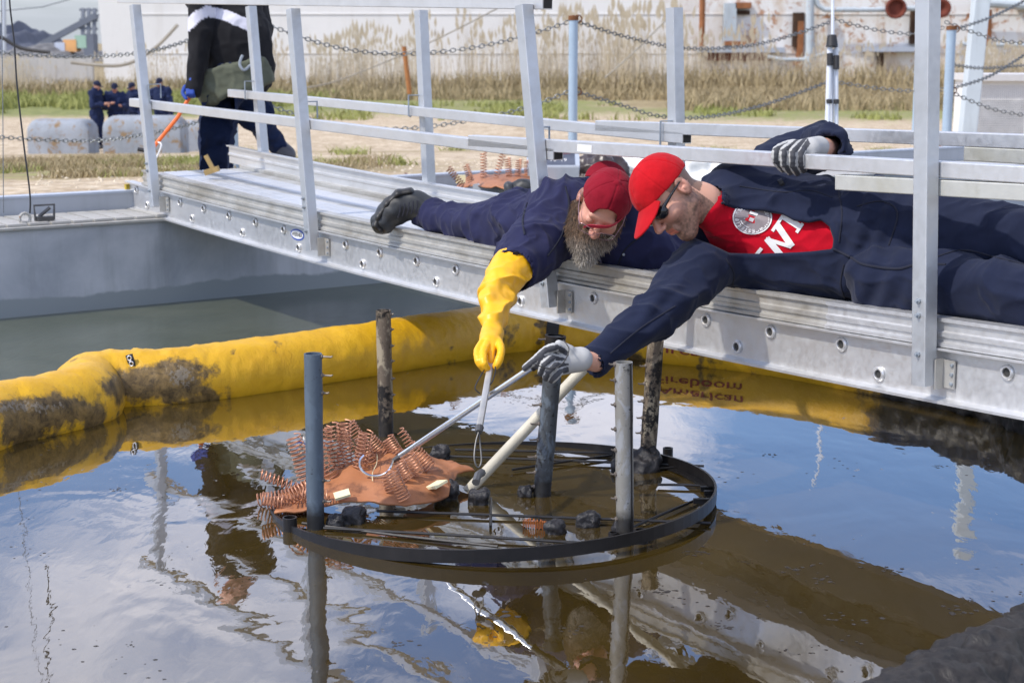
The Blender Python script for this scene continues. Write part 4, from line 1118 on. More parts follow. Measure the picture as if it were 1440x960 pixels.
# tripod stand
st = empty('tripod_stand', tuple(W(1170, 200, 12.2)), 'white folded tripod stand with black clamps beside the chain', 'tripod')
MT['stand_white'] = simple('white_enamel_tube', S(214, 218, 224), .35, .1, .06)
zt_ = 12.2
for i, (a, b, r_) in enumerate((((1167, 62), (1163, 200), .020), ((1176, 62), (1176, 200), .016), ((1171, 70), (1169, 200), .014))):
    MB().tube([W(*b, zt_ + .04 * i), W(*a, zt_ + .02 * i)], r_, 10).build('leg', MT['stand_white'], st, True)
MB().tube([W(1171, 60, zt_), W(1171, -60, zt_)], .012, 10).build('mast', MT['stand_white'], st, True)
MB().tube([W(1170, 66, zt_ - .02), W(1170, 50, zt_ - .02)], [.046, .034], 12).build('hub', MT['black'], st, True)
for px, py, h in ((1167, 84, .09), (1176, 88, .10), (1166, 143, .03), (1176, 143, .03)):
    MB().tube([W(px, py - h * 95, zt_ - .01), W(px, py + h * 95, zt_ - .01)], .023, 10).build('clamp', MT['black'], st, True)
# grey ventilated cabinet on the right
c = W(1400, 150, 19.0); gz_ = float(ground_h(c.x, c.y)); c.z = gz_
cab = empty('ventilated_cabinet', tuple(c), 'pale grey box cabinet with mesh front at the right edge', 'cabinet')
MT['cab'] = simple('cabinet_grey', S(226, 224, 220), .6, 0, .08, 4)
top_z = W(1400, 112, 19.0).z
MB().box(c + Vector((.06, .1, (top_z - gz_) / 2)), .82, .8, top_z - gz_).build('case', MT['cab'], cab)
MB().box(c + Vector((.08, .1, top_z - gz_ + .03)), .95, .95, .075).build('lid', simple('cabinet_lid', S(204, 202, 200), .5, 0, .05), cab)
mb = MB()
for i in range(26): mb.box(c + Vector((-.33 + .0225 * i, -.301, (top_z - gz_) / 2)), .006, .006, top_z - gz_ - .12)
for i in range(24): mb.box(c + Vector((-.05, -.3035, .1 + .026 * i)), .58, .006, .006)
g_ = mb.build('mesh_grille', simple('grille_wire', S(190, 190, 190), .5, 0), cab); g_['kind'] = 'stuff'
MB().box(c + Vector((.42, -.31, .45)), .16, .02, .5).build('door_panel', MT['tank_grey'], cab)
# cable hanging at the left edge
tag(MB().tube(spline([W(12, -40, 6.6), W(14, 8, 6.6), (W(20, 60, 6.6)), W(24, 120, 6.6), W(33, 200, 6.6), W(42, 272, 6.6), W(42, 300, 6.6)], 8), .0035, 6).build('hanging_cable', MT['black'], None, True), 'thin black cable hanging down near the left edge', 'cable')
tag(MB().tube([W(2, -40, 7.5), W(4, 150, 7.5), W(5, 300, 7.5)], .0022, 5).build('hanging_cable', MT['chain'], None, True), 'faint thin wire at the very left edge', 'wire')

# ------------------------------------------------------------------ far background
GZ = -1.28
def gp(px, Y): P = aty(px, 100, Y); return Vector((P.x, P.y, float(ground_h(P.x, P.y))))
# concrete barrier drums where the crew stands
MT['barrier'] = painted('weathered_white_block', S(160, 166, 174), S(140, 118, 90), rust=.20, var=.3, scale=1.6, rough=.95)
for a, b, Y, h, lab in ((42, 127, 38.5, .84, 'long pale rounded block on the left with brown stain'), (148, 256, 37.0, .86, 'middle pale block in front of the four far crewmen'), (252, 300, 41, .8, 'pale block partly hidden behind the walking man')):
    A, B = gp(a, Y), gp(b, Y); A.z = B.z = min(A.z, B.z)
    mb = MB(); n = 14; prof = [(-.5, 0), (-.5, h * .6), (-.46, h * .86), (-.36, h * .97), (.0, h), (.36, h * .97), (.46, h * .86), (.5, h * .6), (.5, 0)]
    d = (B - A).normalized(); vs = []
    for i in range(n + 1):
        k_ = 1 - .16 * (abs(i / n * 2 - 1) ** 14)
        for o_, z_ in prof: vs.append(A.lerp(B, i / n) + Vector((0, 1, 0)) * o_ + Z3 * z_ * k_)
    m__ = len(prof); fs = [(i * m__ + j, i * m__ + j + 1, (i + 1) * m__ + j + 1, (i + 1) * m__ + j) for i in range(n) for j in range(m__ - 1)] + [tuple(range(m__)), tuple(range(n * m__, n * m__ + m__))]
    tag(mb.add(vs, fs).build('concrete_block', MT['barrier'], None, True, 50), lab, 'concrete block', 'pale blocks lying on the gravel')
# big white hull / tank wall
YW = 100.0
hull = empty('storage_tank', tuple(gp(700, YW)), 'huge white rust-stained tank wall filling the background behind the reeds', 'tank')
m = Mat('white_tank_paint'); n = m.noise(.25, 7, .65); st_ = m.noise(.9, 6, .7, vec=m.mapping((1, 1, .12)))
base = m.mix(n, S(216, 214, 210), S(238, 237, 234)); base = m.mix(m.ramp(st_, [(.52, BW(0)), (.75, BW(.3))]), base, S(184, 176, 164))
sxz = m.n('ShaderNodeSeparateXYZ'); m.l(m.tc.outputs['Object'], sxz.inputs[0])
rr_ = m.math('MULTIPLY', m.math('SUBTRACT', sxz.outputs[0], 8.0), .12, clamp=True)
sp_ = m.ramp(m.noise(1.5, 7, .72, .6), [(.54, BW(0)), (.62, BW(1))]); base = m.mix(m.math('MULTIPLY', m.ramp(m.noise(.55, 6, .7, .4, vec=m.mapping((1, 1, .5))), [(.50, BW(0)), (.62, BW(.6))]), rr_), m.mix(m.math('MULTIPLY', sp_, rr_), base, S(168, 116, 72)), S(190, 160, 124))
m.col(base); m.set(.7); m.bump(m.noise(.8, 4), .05, .05); MT['hull'] = m.m
def wx(px, Y=YW): return aty(px, 60, Y).x
def wall_z(py, Y=YW): return aty(720, py, Y).z
xl, xl2 = wx(137), wx(146)
mb = MB(); nseg = 24; vs = []
for i in range(nseg + 1):
    x0 = xl2 + (wx(1600) - xl2) * i / nseg
    vs += [(x0 if i else xl2, YW, GZ - .3), (x0 if i else xl - .25, YW, 13)]
mb.add(vs, [(2 * i, 2 * i + 2, 2 * i + 3, 2 * i + 1) for i in range(nseg)])
mb.add([(xl2, YW, GZ - .3), (xl - .25, YW, 13), (xl - .25, YW + 30, 13), (xl2, YW + 30, GZ - .3)], [(0, 1, 2, 3)])
mb.build('shell', MT['hull'], hull)
for z_ in (wall_z(75), wall_z(20), wall_z(-30)): MB().box(((xl + wx(1600)) / 2 + 1, YW - .02, z_), wx(1600) - xl - 2, .05, .06).build('weld_seam', MT['hull'], hull)
tag(MB().box((wx(60), YW - 6, wall_z(112, YW - 6)), wx(150) - wx(-60), .4, 2.4).build('low_wall', painted('pale_concrete', S(196, 192, 186), rust=.06, scale=.5, rough=.9)), 'low pale wall behind the reeds at the left', 'wall')
MT['pipe_grey'] = painted('pale_pipe_paint', S(186, 196, 202), S(168, 112, 62), rust=.14, scale=1.5)
MT['rust_deep'] = simple('deep_rust', S(112, 54, 40), .9, 0, .35, 3)
MT['rust_orange'] = simple('orange_rust_paint', S(150, 98, 62), .9, 0, .35, 2)
MT['shadow_hole'] = simple('brown_opening', S(70, 50, 36), .95, 0, .4, 2)  # colour carries the shade inside the wall openings; one strut shares it
def hb(px0, py0, px1, py1, name, mat, dep=.5, Y=YW - .4):
    a = aty(px0, py0, Y); b = aty(px1, py1, Y)
    return MB().box(((a.x + b.x) / 2, Y - dep / 2 + .35, (a.z + b.z) / 2), abs(b.x - a.x), dep, abs(b.z - a.z)).build(name, MT[mat], hull)
def hp_(pts, r, name, mat, Y=YW - .9): return MB().tube([aty(x, y, Y) for x, y in pts], r, 10).build(name, MT[mat], hull, True)
hp_([(988, -20), (987, 66)], .18, 'rusty_downpipe', 'rust_orange')
hb(980, 67, 1102, 74, 'ledge_beam', 'rim_light', .8)
hb(992, 74, 1085, 86, 'ledge_underside', 'rust_deep', .3)
hb(1214, 66, 1292, 73, 'ledge_beam', 'rim_light', .8)
hb(1018, 5, 1034, 64, 'frame_stile', 'pipe_grey', .6); hb(1034, 4, 1056, 12, 'frame_head', 'rust_orange', .6)
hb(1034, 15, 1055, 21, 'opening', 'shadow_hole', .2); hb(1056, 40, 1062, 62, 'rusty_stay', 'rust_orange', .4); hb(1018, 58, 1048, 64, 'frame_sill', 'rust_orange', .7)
hb(1034, 45, 1040, 58, 'frame_post', 'pipe_grey', .6)
hb(1116, 18, 1130, 66, 'torn_plate', 'shadow_hole', .4); hb(1122, 30, 1128, 100, 'rusty_strut', 'rust_orange', .5)  # first box is solid, its dark brown paints an opening's shade
hp_([(1139, -20), (1139, 70), (1130, 120)], .25, 'grey_standpipe', 'pipe_grey')
hp_([(1145, -5), (1150, 8), (1160, 14), (1230, 14), (1290, 12)], .16, 'horizontal_pipe', 'pipe_grey')
hp_([(1080, 80), (1098, 84), (1130, 84), (1158, 76), (1180, 72)], .12, 'bent_pipe', 'pipe_grey')
MB().lathe(aty(1259, 12, YW - 1.0), (0, -1, 0), [(.62, 0), (.62, .3), (.5, .32), (.4, .1), (.001, .1)], 16).build('rusty_manhole', MT['rust_deep'], hull, True)
MB().lathe(aty(1323, 12, YW - 1.0), (0, -1, 0), [(.55, 0), (.55, .3), (.4, .32), (.001, .1)], 16).build('rusty_manhole', MT['rust_deep'], hull, True)
hb(1282, 10, 1294, 62, 'opening', 'shadow_hole', .4)  # solid box, shade of the opening put into its colour
hp_([(1368, 5), (1400, 5), (1440, 8), (1500, 6)], .28, 'horizontal_pipe', 'pipe_grey')
hp_([(1389, 14), (1388, 64)], .26, 'rusty_downpipe', 'rust_orange')
hb(1432, 4, 1450, 14, 'flange', 'rust_deep', .8)
hp_([(1350, 62), (1440, 64), (1500, 66)], .14, 'horizontal_pipe', 'pipe_grey')
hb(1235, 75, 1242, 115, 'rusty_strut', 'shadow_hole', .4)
MT['hose_grey'] = simple('dusty_grey_hose', S(150, 144, 132), .8, 0, .2, 2)
# guy ropes against the wall
for pts, lab in ((((250, 35), (215, 70), (170, 92), (100, 88)), 'sagging grey hose left of the walking man'), (((700, 12), (600, 62), (480, 112), (420, 125)), 'pale slanting cable across the white tank wall'), (((945, 20), (890, 75), (850, 110)), 'pale slanting cable behind the right reeds')):
    tag(MB().tube(spline([W(x, y, 60) for x, y in pts], 6), .07 if 'hose' in lab else .03, 6).build('slack_cable', MT['hose_grey'], None, True), lab, 'cable')
tag(MB().tube([W(568, 66, 55), W(576, 132, 55)], .09, 6).build('wooden_stake', simple('rusty_stake', S(150, 100, 56), .9)), 'brown stake leaning in the reeds left of the middle', 'stake')
# coal heap, conveyor and crane tower far left
def far_heap(px0, px1, pyt, Y, lab, mat, seed):
    x0, x1 = aty(px0, 60, Y).x, aty(px1, 60, Y).x; h = aty(0, pyt, Y).z - GZ; n = 40; k_ = 14
    vs = []; fs = []
    for i in range(n + 1):
        for j in range(k_ + 1):
            u = i / n * 2 - 1; v = j / k_ * 2 - 1
            hh = max(0, 1 - max(abs(u) ** 1.5, abs(v) ** 1.5)) ** .9 * h * (1 + .12 * math.sin(i * .9 + seed) + .08 * math.sin(j * 2.1 + i * .5))
            vs.append(((x0 + x1) / 2 + u * (x1 - x0) / 2, Y + v * 25, GZ + hh))
    fs = [(i * (k_ + 1) + j, (i + 1) * (k_ + 1) + j, (i + 1) * (k_ + 1) + j + 1, i * (k_ + 1) + j + 1) for i in range(n) for j in range(k_)]
    return tag(MB().add(vs, fs).build('coal_heap', mat, None, True), lab, 'heap')
coal = simple('dark_coal', S(92, 96, 108), .9, 0, .2, .3)
far_heap(-40, 78, 35, 290, 'dark coal heap on the far left skyline', coal, 0)
far_heap(20, 135, 62, 240, 'low grey rubble heap beside the coal heap', simple('rubble', S(120, 118, 116), .9, 0, .3, .5), 3)
Yc = 250
cv = empty('conveyor', tuple(W(100, 72, Yc)), 'long inclined conveyor rising to a lattice tower on the far left', 'conveyor')
MT['far_steel'] = simple('far_grey_steel', S(116, 122, 132), .8, 0, .15, .2)
MB().beam(W(30, 78, Yc), W(136, 22, Yc), 1.4, .9).build('belt', MT['far_steel'], cv)
MB().beam(W(62, 62, Yc), W(170, 5, Yc), .25, .25).build('stay', MT['far_steel'], cv)
for px in (116, 124, 132): MB().beam(W(px, 74, Yc), W(px + 1, 12, Yc), .5, .5).build('tower_leg', MT['far_steel'], cv)
for py in (14, 28, 40, 52, 62): MB().beam(W(112, py, Yc), W(137, py + 1, Yc), .4, .4).build('tower_platform', MT['far_steel'], cv)
for px, py, w, h, c_ in ((92, 56, 18, 9, (226, 170, 110)), (108, 50, 16, 10, (160, 190, 170)), (80, 60, 14, 8, (190, 196, 208)), (120, 48, 14, 22, (110, 116, 128))):
    a = W(px, py, 230); b_ = W(px + w, py + h + 8, 230)
    tag(MB().box(((a.x + b_.x) / 2, a.y, (a.z + b_.z) / 2), b_.x - a.x, 2.5, a.z - b_.z).build('machinery_block', simple('far_paint_%d' % px, S(*c_), .8, 0, .2, .3)), {92: 'orange machine body beneath the far conveyor', 108: 'greenish machine body left of the lattice tower', 80: 'pale machine body at the foot of the conveyor', 120: 'grey plant box inside the lattice tower'}[px], 'machinery')
u0 = W(6, 75, 120); tag(MB().tube([u0, W(5, -60, 120)], .16, 8).build('utility_pole', MT['rim_light'], None, True), 'slim pale pole at the far left skyline', 'pole')
tag(MB().tube([W(-20, 18, 150), W(60, 10, 150), W(110, -4, 150)], .05, 5).build('overhead_wire', MT['far_steel'], None, True), 'faint overhead wire in the top left sky', 'wire')
tag(MB().tube(spline([W(-30, 45, 40), W(0, 52, 40), W(30, 68, 40), W(70, 74, 40)], 5), .05, 6).build('dark_hose', MT['black'], None, True), 'thick dark cable sagging across the far left', 'cable')

# ------------------------------------------------------------------ reeds and grass
def blades(name, X, Y, Hh, Wd, mat, lean=.25, plume=0, kind='stuff', segs=2):
    n = len(X); Zb = ground_h(X, Y)
    a = rng.uniform(0, 2 * np.pi, n); lx = rng.normal(0, lean, n) * Hh; ly = rng.normal(0, lean, n) * Hh
    rx, ry = np.cos(a) * Wd, np.sin(a) * Wd
    rows = []
    for k in range(segs + 1):
        t = k / segs; w = (1 - t) ** .7 if k < segs else .12
        if k == segs: w = .12
        cx = X + lx * t ** 1.8; cy = Y + ly * t ** 1.8; cz = Zb + Hh * t
        rows.append(np.stack([cx - rx * w, cy - ry * w, cz], 1)); rows.append(np.stack([cx + rx * w, cy + ry * w, cz], 1))
    nr = len(rows); V = np.stack(rows, 1).reshape(-1, 3)
    b = np.arange(n)[:, None] * nr
    fs = np.concatenate([b + np.array([2 * k, 2 * k + 1, 2 * k + 3, 2 * k + 2]) for k in range(segs)], 0)
    if plume:
        m_ = rng.random(n) < plume; idx = np.where(m_)[0]
        tx = X[idx] + lx[idx]; ty = Y[idx] + ly[idx]; tz = Zb[idx] + Hh[idx]; ph = Hh[idx] * .13; pw = Hh[idx] * .022
        P = np.stack([np.stack([tx, ty, tz - ph * .4], 1), np.stack([tx - pw, ty, tz + ph * .2], 1), np.stack([tx + lx[idx] * .1, ty, tz + ph], 1), np.stack([tx + pw, ty, tz + ph * .1], 1)], 1).reshape(-1, 3)
        f2 = len(V) + np.arange(len(idx))[:, None] * 4 + np.array([0, 1, 2, 3]); V = np.concatenate([V, P]); fs = np.concatenate([fs, f2])
    me = mesh_from(name, V.tolist(), fs.tolist(), False)
    return tag(link(name, me, mat), kind=kind)
def band(n, px0, px1, Y0, Y1):
    Y = rng.uniform(Y0, Y1, n); px = rng.uniform(px0, px1, n); return (px - 720) / F * (Y * CP + 2.6 * SP), Y
def cluster(X, Y, s, thr, seed):
    v = fbm(np.stack([X * s, Y * s * .5, 0 * X], 1), 3, seed); k = v > thr; return X[k], Y[k]
X, Y = band(14000, -60, 1500, 86, 97); X, Y = cluster(X, Y, .5, .05, 3)
px_ = 720 + X / Y * F
hh = np.interp(px_, [0, 140, 300, 480, 620, 950, 1000, 1200, 1440], [1.5, 1.7, 2.3, 2.2, 3.2, 3.5, 2.7, 2.4, 2.2]) * rng.uniform(.45, 1.15, len(X))
blades('reeds', X, Y, hh * (1 + .25 * fbm(np.stack([X * .8, 0 * X, 0 * X], 1), 2, 5)), .017, MT['reed'], .09, .45, segs=3)
X, Y = band(9500, -60, 1500, 84, 94)
hh = np.interp(720 + X / Y * F, [0, 480, 960, 1440], [.7, .9, 1.3, 1.5]) * rng.uniform(.4, 1.2, len(X))
blades('reed_undergrowth', X, Y, hh, .05, MT['dry_grass'], .3)
X, Y = band(9000, 940, 1500, 66, 84); blades('dry_grass', X, Y, rng.uniform(.25, .7, len(X)), .04, MT['dry_grass'], .4)
X, Y = band(4000, 400, 960, 78, 86); blades('dry_grass', X, Y, rng.uniform(.2, .6, len(X)), .04, MT['dry_grass'], .4)
X, Y = band(14000, -60, 480, 58, 84); X, Y = cluster(X, Y, .25, -.05, 8); blades('green_grass', X, Y, rng.uniform(.15, .5, len(X)), .04, MT['green_grass'], .4)
X, Y = band(9000, 440, 1500, 58, 72); X, Y = cluster(X, Y, .25, .25, 9); blades('green_grass', X, Y, rng.uniform(.1, .35, len(X)), .04, MT['green_grass'], .4)
X, Y = band(30000, -60, 560, 12.5, 19); X, Y = cluster(X, Y, .9, -.12, 4); k = rng.random(len(X)) < np.clip((620 - (720 + X / Y * F)) / 400, 0, 1); X, Y = X[k], Y[k]
blades('near_grass', X, Y, rng.uniform(.02, .09, len(X)), .006, MT['dry_grass'], .5)
X, Y = band(12000, -60, 520, 12.5, 19); X, Y = cluster(X, Y, 1.1, .1, 14); k = rng.random(len(X)) < np.clip((620 - (720 + X / Y * F)) / 400, 0, 1); X, Y = X[k], Y[k]
blades('near_green_grass', X, Y, rng.uniform(.02, .08, len(X)), .006, MT['green_grass'], .5)
for px, Y_ in ((495, 22), (560, 15.5), (640, 34), (1010, 36), (480, 24), (330, 30), (1250, 40), (900, 36)):
    c = gp(px, Y_); n = 90; s = Y_ / 60
    blades('grass_tuft', c.x + rng.normal(0, .3 * s, n), c.y + rng.normal(0, .4 * s, n), rng.uniform(.02, .09, n) * (1 + s * 1.5), .006 + .01 * s, MT['green_grass'], .9)
# loose stones on the near gravel
P_ = rng.random((2600, 2)); X, Y = band(2600, 60, 1450, 9.5, 17)
mb = MB(); zs = ground_h(X, Y)
for i in range(len(X)):
    if ((X[i] - A0.x) * TN.x + (Y[i] - A0.y) * TN.y) < .75: continue
    r = rnd.uniform(.006, .022); c = Vector((X[i], Y[i], zs[i] + r * .3))
    vs = [c + Vector((math.cos(a) * r * rnd.uniform(.7, 1.3), math.sin(a) * r * rnd.uniform(.7, 1.3), 0)) for a in (0, 1.26, 2.5, 3.77, 5)] + [c + Vector((rnd.uniform(-.3, .3) * r, 0, r * rnd.uniform(.5, 1)))]
    mb.add(vs, [(j, (j + 1) % 5, 5) for j in range(5)])
tag(mb.build('loose_gravel', simple('pale_stones', S(206, 192, 168), .9, 0, .3, 40)), kind='stuff')
# ------------------------------------------------------------------ people
def tinted(name, rough, bump=(60, .25, .002), var=.18, spec=None, sheen=0, var_scale=14):
    m = Mat(name); at = m.n('ShaderNodeAttribute'); at.attribute_name = 'tint'
    n = m.noise(var_scale, 6, .65)
    m.col(m.mix(m.ramp(n, [(.3, BW(1)), (.7, BW(0))]), at.outputs[0], m.mix(1.0, at.outputs[0], BW(1 - var), 'MULTIPLY')))
    m.set(rough, 0, None, spec); m.bump(m.noise(bump[0], 4, .6), bump[1], bump[2])
    if sheen: m.b.inputs['Sheen Weight'].default_value = sheen
    return m.m
MT['skin'] = tinted('skin', .5, (180, .18, .0008), .10)
MT['skin_m'] = MT['skin']; MT['skin'].node_tree.nodes['Principled BSDF'].inputs['Subsurface Weight'].default_value = .08
MT['skin'].node_tree.nodes['Principled BSDF'].inputs['Subsurface Radius'].default_value = (.01, .004, .002)
MT['fabric'] = tinted('woven_fabric', .9, (420, .25, .0008), .25, .12, .06)
MT['knit'] = tinted('glove_fabric', .75, (300, .3, .001), .15)
MT['rubber_y'] = tinted('yellow_rubber', .42, (50, .1, .002), .1)
MT['leather'] = tinted('worn_black_leather', .5, (90, .3, .0015), .3)
MT['lens'] = simple('black_lens', (.012, .012, .014, 1), .08, 0, .05)
const = lambda c: (lambda V, N: np.tile(np.array(c[:3]), (len(V), 1)))
NAVY, NAVY2, NAVY3 = S(33, 39, 60), S(44, 46, 76), S(31, 42, 70)
def folds(scale=7.5, amp=.012, fine=.004, seed=0, aniso=None):
    A = np.array(aniso if aniso is not None else (1, 1, 1), dtype=float)
    def d(V, N):
        w = V * A; w = w + .05 * np.stack([fbm(V * 4, 2, seed + 11), fbm(V * 4 + 7, 2, seed + 12), fbm(V * 4 + 13, 2, seed + 13)], 1)
        r = 1 - np.abs(fbm(w * scale, 2, seed)); r2 = 1 - np.abs(fbm(w * scale * 2.6, 2, seed + 4))
        return amp * (np.clip(r, 0, 1) ** 2.5 - .42) * 1.75 + fine * (np.clip(r2, 0, 1) ** 2.6 - .4) * 2.2
    return d
class Head:
    def __init__(s, c, Fv, Uv, k=1.0):
        s.c = Vector(c); s.F = Vector(Fv).normalized(); U = Vector(Uv); s.U = (U - s.F * U.dot(s.F)).normalized(); s.R = s.F.cross(s.U); s.k = k
    def p(s, x, y, z): return s.c + (s.R * x + s.F * y + s.U * z) * s.k
    def loc(s, V):
        q = (V - V3(s.c)) / s.k; return np.stack([q @ V3(s.R), q @ V3(s.F), q @ V3(s.U)], -1)
    def rc(s, a, b, ra, rb, **k): return rcone(s.p(*a), s.p(*b), ra * s.k, rb * s.k, **k)
    def el(s, c, r): return ell(s.p(*c), Vector(r) * s.k, (s.R, s.F, s.U))
    def prims(s):
        o = [('+', s.el((0, -.010, .040), (.074, .090, .080)), 0), ('+', s.el((0, .028, -.025), (.060, .064, .080)), .03),
             ('+', s.el((0, .066, -.098), (.024, .022, .020)), .035)]
        for x in (-1, 1):
            o += [('+', s.rc((x * .052, .002, -.055), (x * .012, .062, -.100), .020, .016), .03), ('+', s.el((x * .040, .062, -.018), (.024, .024, .022)), .025)]
        o += [('+', s.rc((-.034, .080, .034), (.034, .080, .034), .011, .011), .018)]
        for x in (-1, 1): o += [('-', s.el((x * .033, .103, .010), (.017, .014, .012)), .016)]
        for x in (-1, 1): o += [('+', s.el((x * .032, .080, .010), (.0145, .0135, .0125)), .004)]
        o += [('+', s.rc((0, .088, .020), (0, .114, -.020), .008, .0125), .012)]
        for x in (-1, 1): o += [('+', s.el((x * .012, .104, -.025), (.009, .011, .008)), .006)]
        o += [('+', s.rc((-.021, .087, -.052), (.021, .087, -.052), .0075, .0075), .010), ('+', s.rc((-.017, .087, -.064), (.017, .087, -.064), .0085, .0085), .008),
              ('-', s.el((0, .101, -.0575), (.022, .010, .0022)), .003)]
        for x in (-1, 1):
            o += [('+', s.el((x * .078, -.008, .002), (.011, .020, .033)), .008), ('-', s.el((x * .088, -.002, .004), (.008, .011, .019)), .005), ('+', s.el((x * .084, -.004, -.004), (.003, .006, .008)), .004)]
        return o
def skin_col(h, stub=0.0, hair=(.05, .035, .025), base=S(214, 162, 138), hairline=.06):
    def f(V, N):
        q = h.loc(V); C = np.tile(np.array(base[:3]), (len(V), 1))
        near = np.linalg.norm(q, axis=1) < .2
        n = fbm(V * 150, 2, 5); n2 = fbm(V * 12, 2, 6)
        C *= (1 + .05 * n2)[:, None]
        red = np.exp(-(((q[:, 0]) / .02) ** 2 + ((q[:, 1] - .11) / .02) ** 2 + ((q[:, 2] + .02) / .02) ** 2)) + .6 * np.exp(-(((np.abs(q[:, 0]) - .045) / .022) ** 2 + ((q[:, 2] + .02) / .025) ** 2)) * (q[:, 1] > .03) + .7 * (np.abs(q[:, 0]) > .076)
        C = C * (1 - (.22 * np.clip(red, 0, 1) * near)[:, None] * np.array([.1, 1, .9]))
        lips = (np.abs(q[:, 0]) < .022) & (q[:, 1] > .085) & (q[:, 2] < -.047) & (q[:, 2] > -.071) & near
        C[lips] = C[lips] * np.array([.9, .5, .5])
        if stub:
            b = 1 / (1 + np.exp(-((-.030 - q[:, 2]) + .35 * (q[:, 1] * -1 + .055) * (q[:, 1] < .055)) / .008))
            b = b * (q[:, 2] > -.125) * (q[:, 1] > -.03) * near * (~lips) * (1 - np.exp(-((q[:, 2] + .03) / .015) ** 2) * (q[:, 1] > .095))
            b = np.clip(b * stub * (1 + .35 * n), 0, 1)[:, None]; C = C * (1 - b) + np.array(hair) * b
        hr = (q[:, 1] < -.012 + .03 * n) & (q[:, 2] > -.055) & near & (np.abs(q[:, 0]) < .082) & ((q[:, 1] < -.035) | (q[:, 2] > .02))
        if hairline:
            hc = np.array(hair) * 1.5; C[hr] = C[hr] * .25 + hc * .75
            sb = (q[:, 2] > .015) & (q[:, 1] > -.03) & (q[:, 1] < .03) & (np.abs(q[:, 0]) > .055) & near; C[sb] = C[sb] * .45 + hc * .5
        return C
    return f
def bounds(pts, pad):
    A = np.array([tuple(p) for p in pts]); return A.min(0) - pad, A.max(0) + pad
def finger_chain(pts, r0, r1, k=.006):
    n = len(pts); return [('+', rcone(pts[i], pts[i + 1], r0 + (r1 - r0) * i / (n - 1), r0 + (r1 - r0) * (i + 1) / (n - 1)), k if i == 0 else .003) for i in range(n - 1)]
def union_fingers(palm, chains, r0, r1):      # fingers stay apart: hard min between chains
    base = sd(palm); ch = [sd(finger_chain(spline(c, 3), r0, r1, .002)) for c in chains]
    def f(P):
        d = base(P)
        for c in ch: d = smin(d, c(P), .0035)
        return d
    return f
def cap_sdf(h, back=False, plane=(.036, .22), grow=0.0):
    out_ = h.el((0, -.006, .041), (.084 + grow, .101 + grow, .093 + grow)); inn = h.el((0, -.006, .039), (.0795, .0965, .089))
    sg = -1 if back else 1
    def f(P):
        q = h.loc(P); d = np.maximum(out_(P), -inn(P)); d = np.maximum(d, -(q[..., 2] - (plane[0] + plane[1] * q[..., 1])) * h.k * .97)
        return d
    return f
def cap_disp(h):
    def d(V, N):
        q = h.loc(V); az = np.arctan2(q[:, 0], q[:, 1] + .006); s6 = np.abs(((az / (2 * np.pi) * 6) % 1) - .5) * 2
        rad = np.hypot(q[:, 0], q[:, 1])
        return -.0022 * np.exp(-((1 - s6) * rad / .004) ** 2) * (rad > .012) + .0022 * fbm(V * 24, 3, 3) + .0035 * np.exp(-(rad / .009) ** 2) * (q[:, 2] > .1)
    return d
def brim_sdf(h, y0=.070, length=.100, droop=.32, sag=5.0, z0=.052, sg=1, hw_=.084):
    def f(P):
        q = h.loc(P); x, y, z = q[..., 0], q[..., 1] * sg, q[..., 2]
        surf = z0 - droop * (y - .09) - sag * x * x
        t = np.abs(z - surf) * .8 - .0022
        ol = (np.hypot(x / hw_, np.maximum(y - y0, 0) / length) - 1) * .08
        return np.maximum(np.maximum(t, ol), np.maximum(y0 - y, -(h.el((0, -.006, .041), (.079, .096, .089))(P)))) * 1.0
    return f

# ---- the crewman in the bright red cap, lying on his side ----------------------------------------
J = W
hR = Head(J(943, 275, 5.14), (-.47, -.48, -.74), (-.84, -.12, .53), 1.07)
perR = empty('person', tuple(wp(on_plane(1240, 440, 0)[0], .2, RH + .1)), 'person in red cap, sunglasses and open navy coverall lying on his side gripping the rail', 'person')
vd = Vector(ray(1120, 330)).normalized(); fd = (vd * .9 + Vector((.25, 0, .25))).normalized()
rz = on_plane(1115, 222, nI - .0225)[2]; rzc = (rz.y * CP - (rz.z - CH) * SP); print('rail depth', rzc)
arm_u = [J(1045, 262, 5.36), J(1085, 225, 5.44), J(1150, 205, 5.52), J(1172, 209, rzc + .27), J(1154, 208, rzc + .05)]
arm_l = [J(1005, 355, 5.22), J(935, 432, 5.02), J(838, 508, 4.86), J(812, 506, 4.80)]
bp_ = hR.prims() + [('+', hR.rc((0, -.022, -.03), (0, -.040, -.10), .054, .054), .03), ('+', rcone(hR.p(0, -.040, -.09), J(1040, 318, 5.32), .058, .06), .03),
    ('+', rcone(J(1050, 320, 5.36), J(1230, 345, 5.09), .075, .075), .04),
    ('+', rcone(J(1040, 315, 5.34), arm_u[0], .05, .045), .03), ('+', rcone(arm_u[0], arm_u[2], .045, .042), .02), ('+', rcone(arm_u[2], arm_u[3], .042, .038), .02), ('+', rcone(arm_u[3], arm_u[4], .038, .030), .01),
    ('+', rcone(J(1050, 330, 5.34), J(1015, 365, 5.27), .045, .04), .03), ('+', rcone(J(1015, 365, 5.27), arm_l[1], .040, .042), .02), ('+', rcone(arm_l[1], arm_l[2], .040, .029), .01), ('+', rcone(arm_l[2], arm_l[3], .029, .028), .01)]
pts = [hR.p(0, .14, -.1), hR.p(0, .1, .14), hR.p(0, -.12, .1), hR.p(.09, 0, 0), hR.p(-.09, 0, 0)] + arm_u + arm_l + [J(1230, 345, 5.05)]
lo, hi = bounds(pts, .13)
sdf_obj('body', sd(bp_), lo, hi, .0032, MT['skin'], perR, color=skin_col(hR, .62))
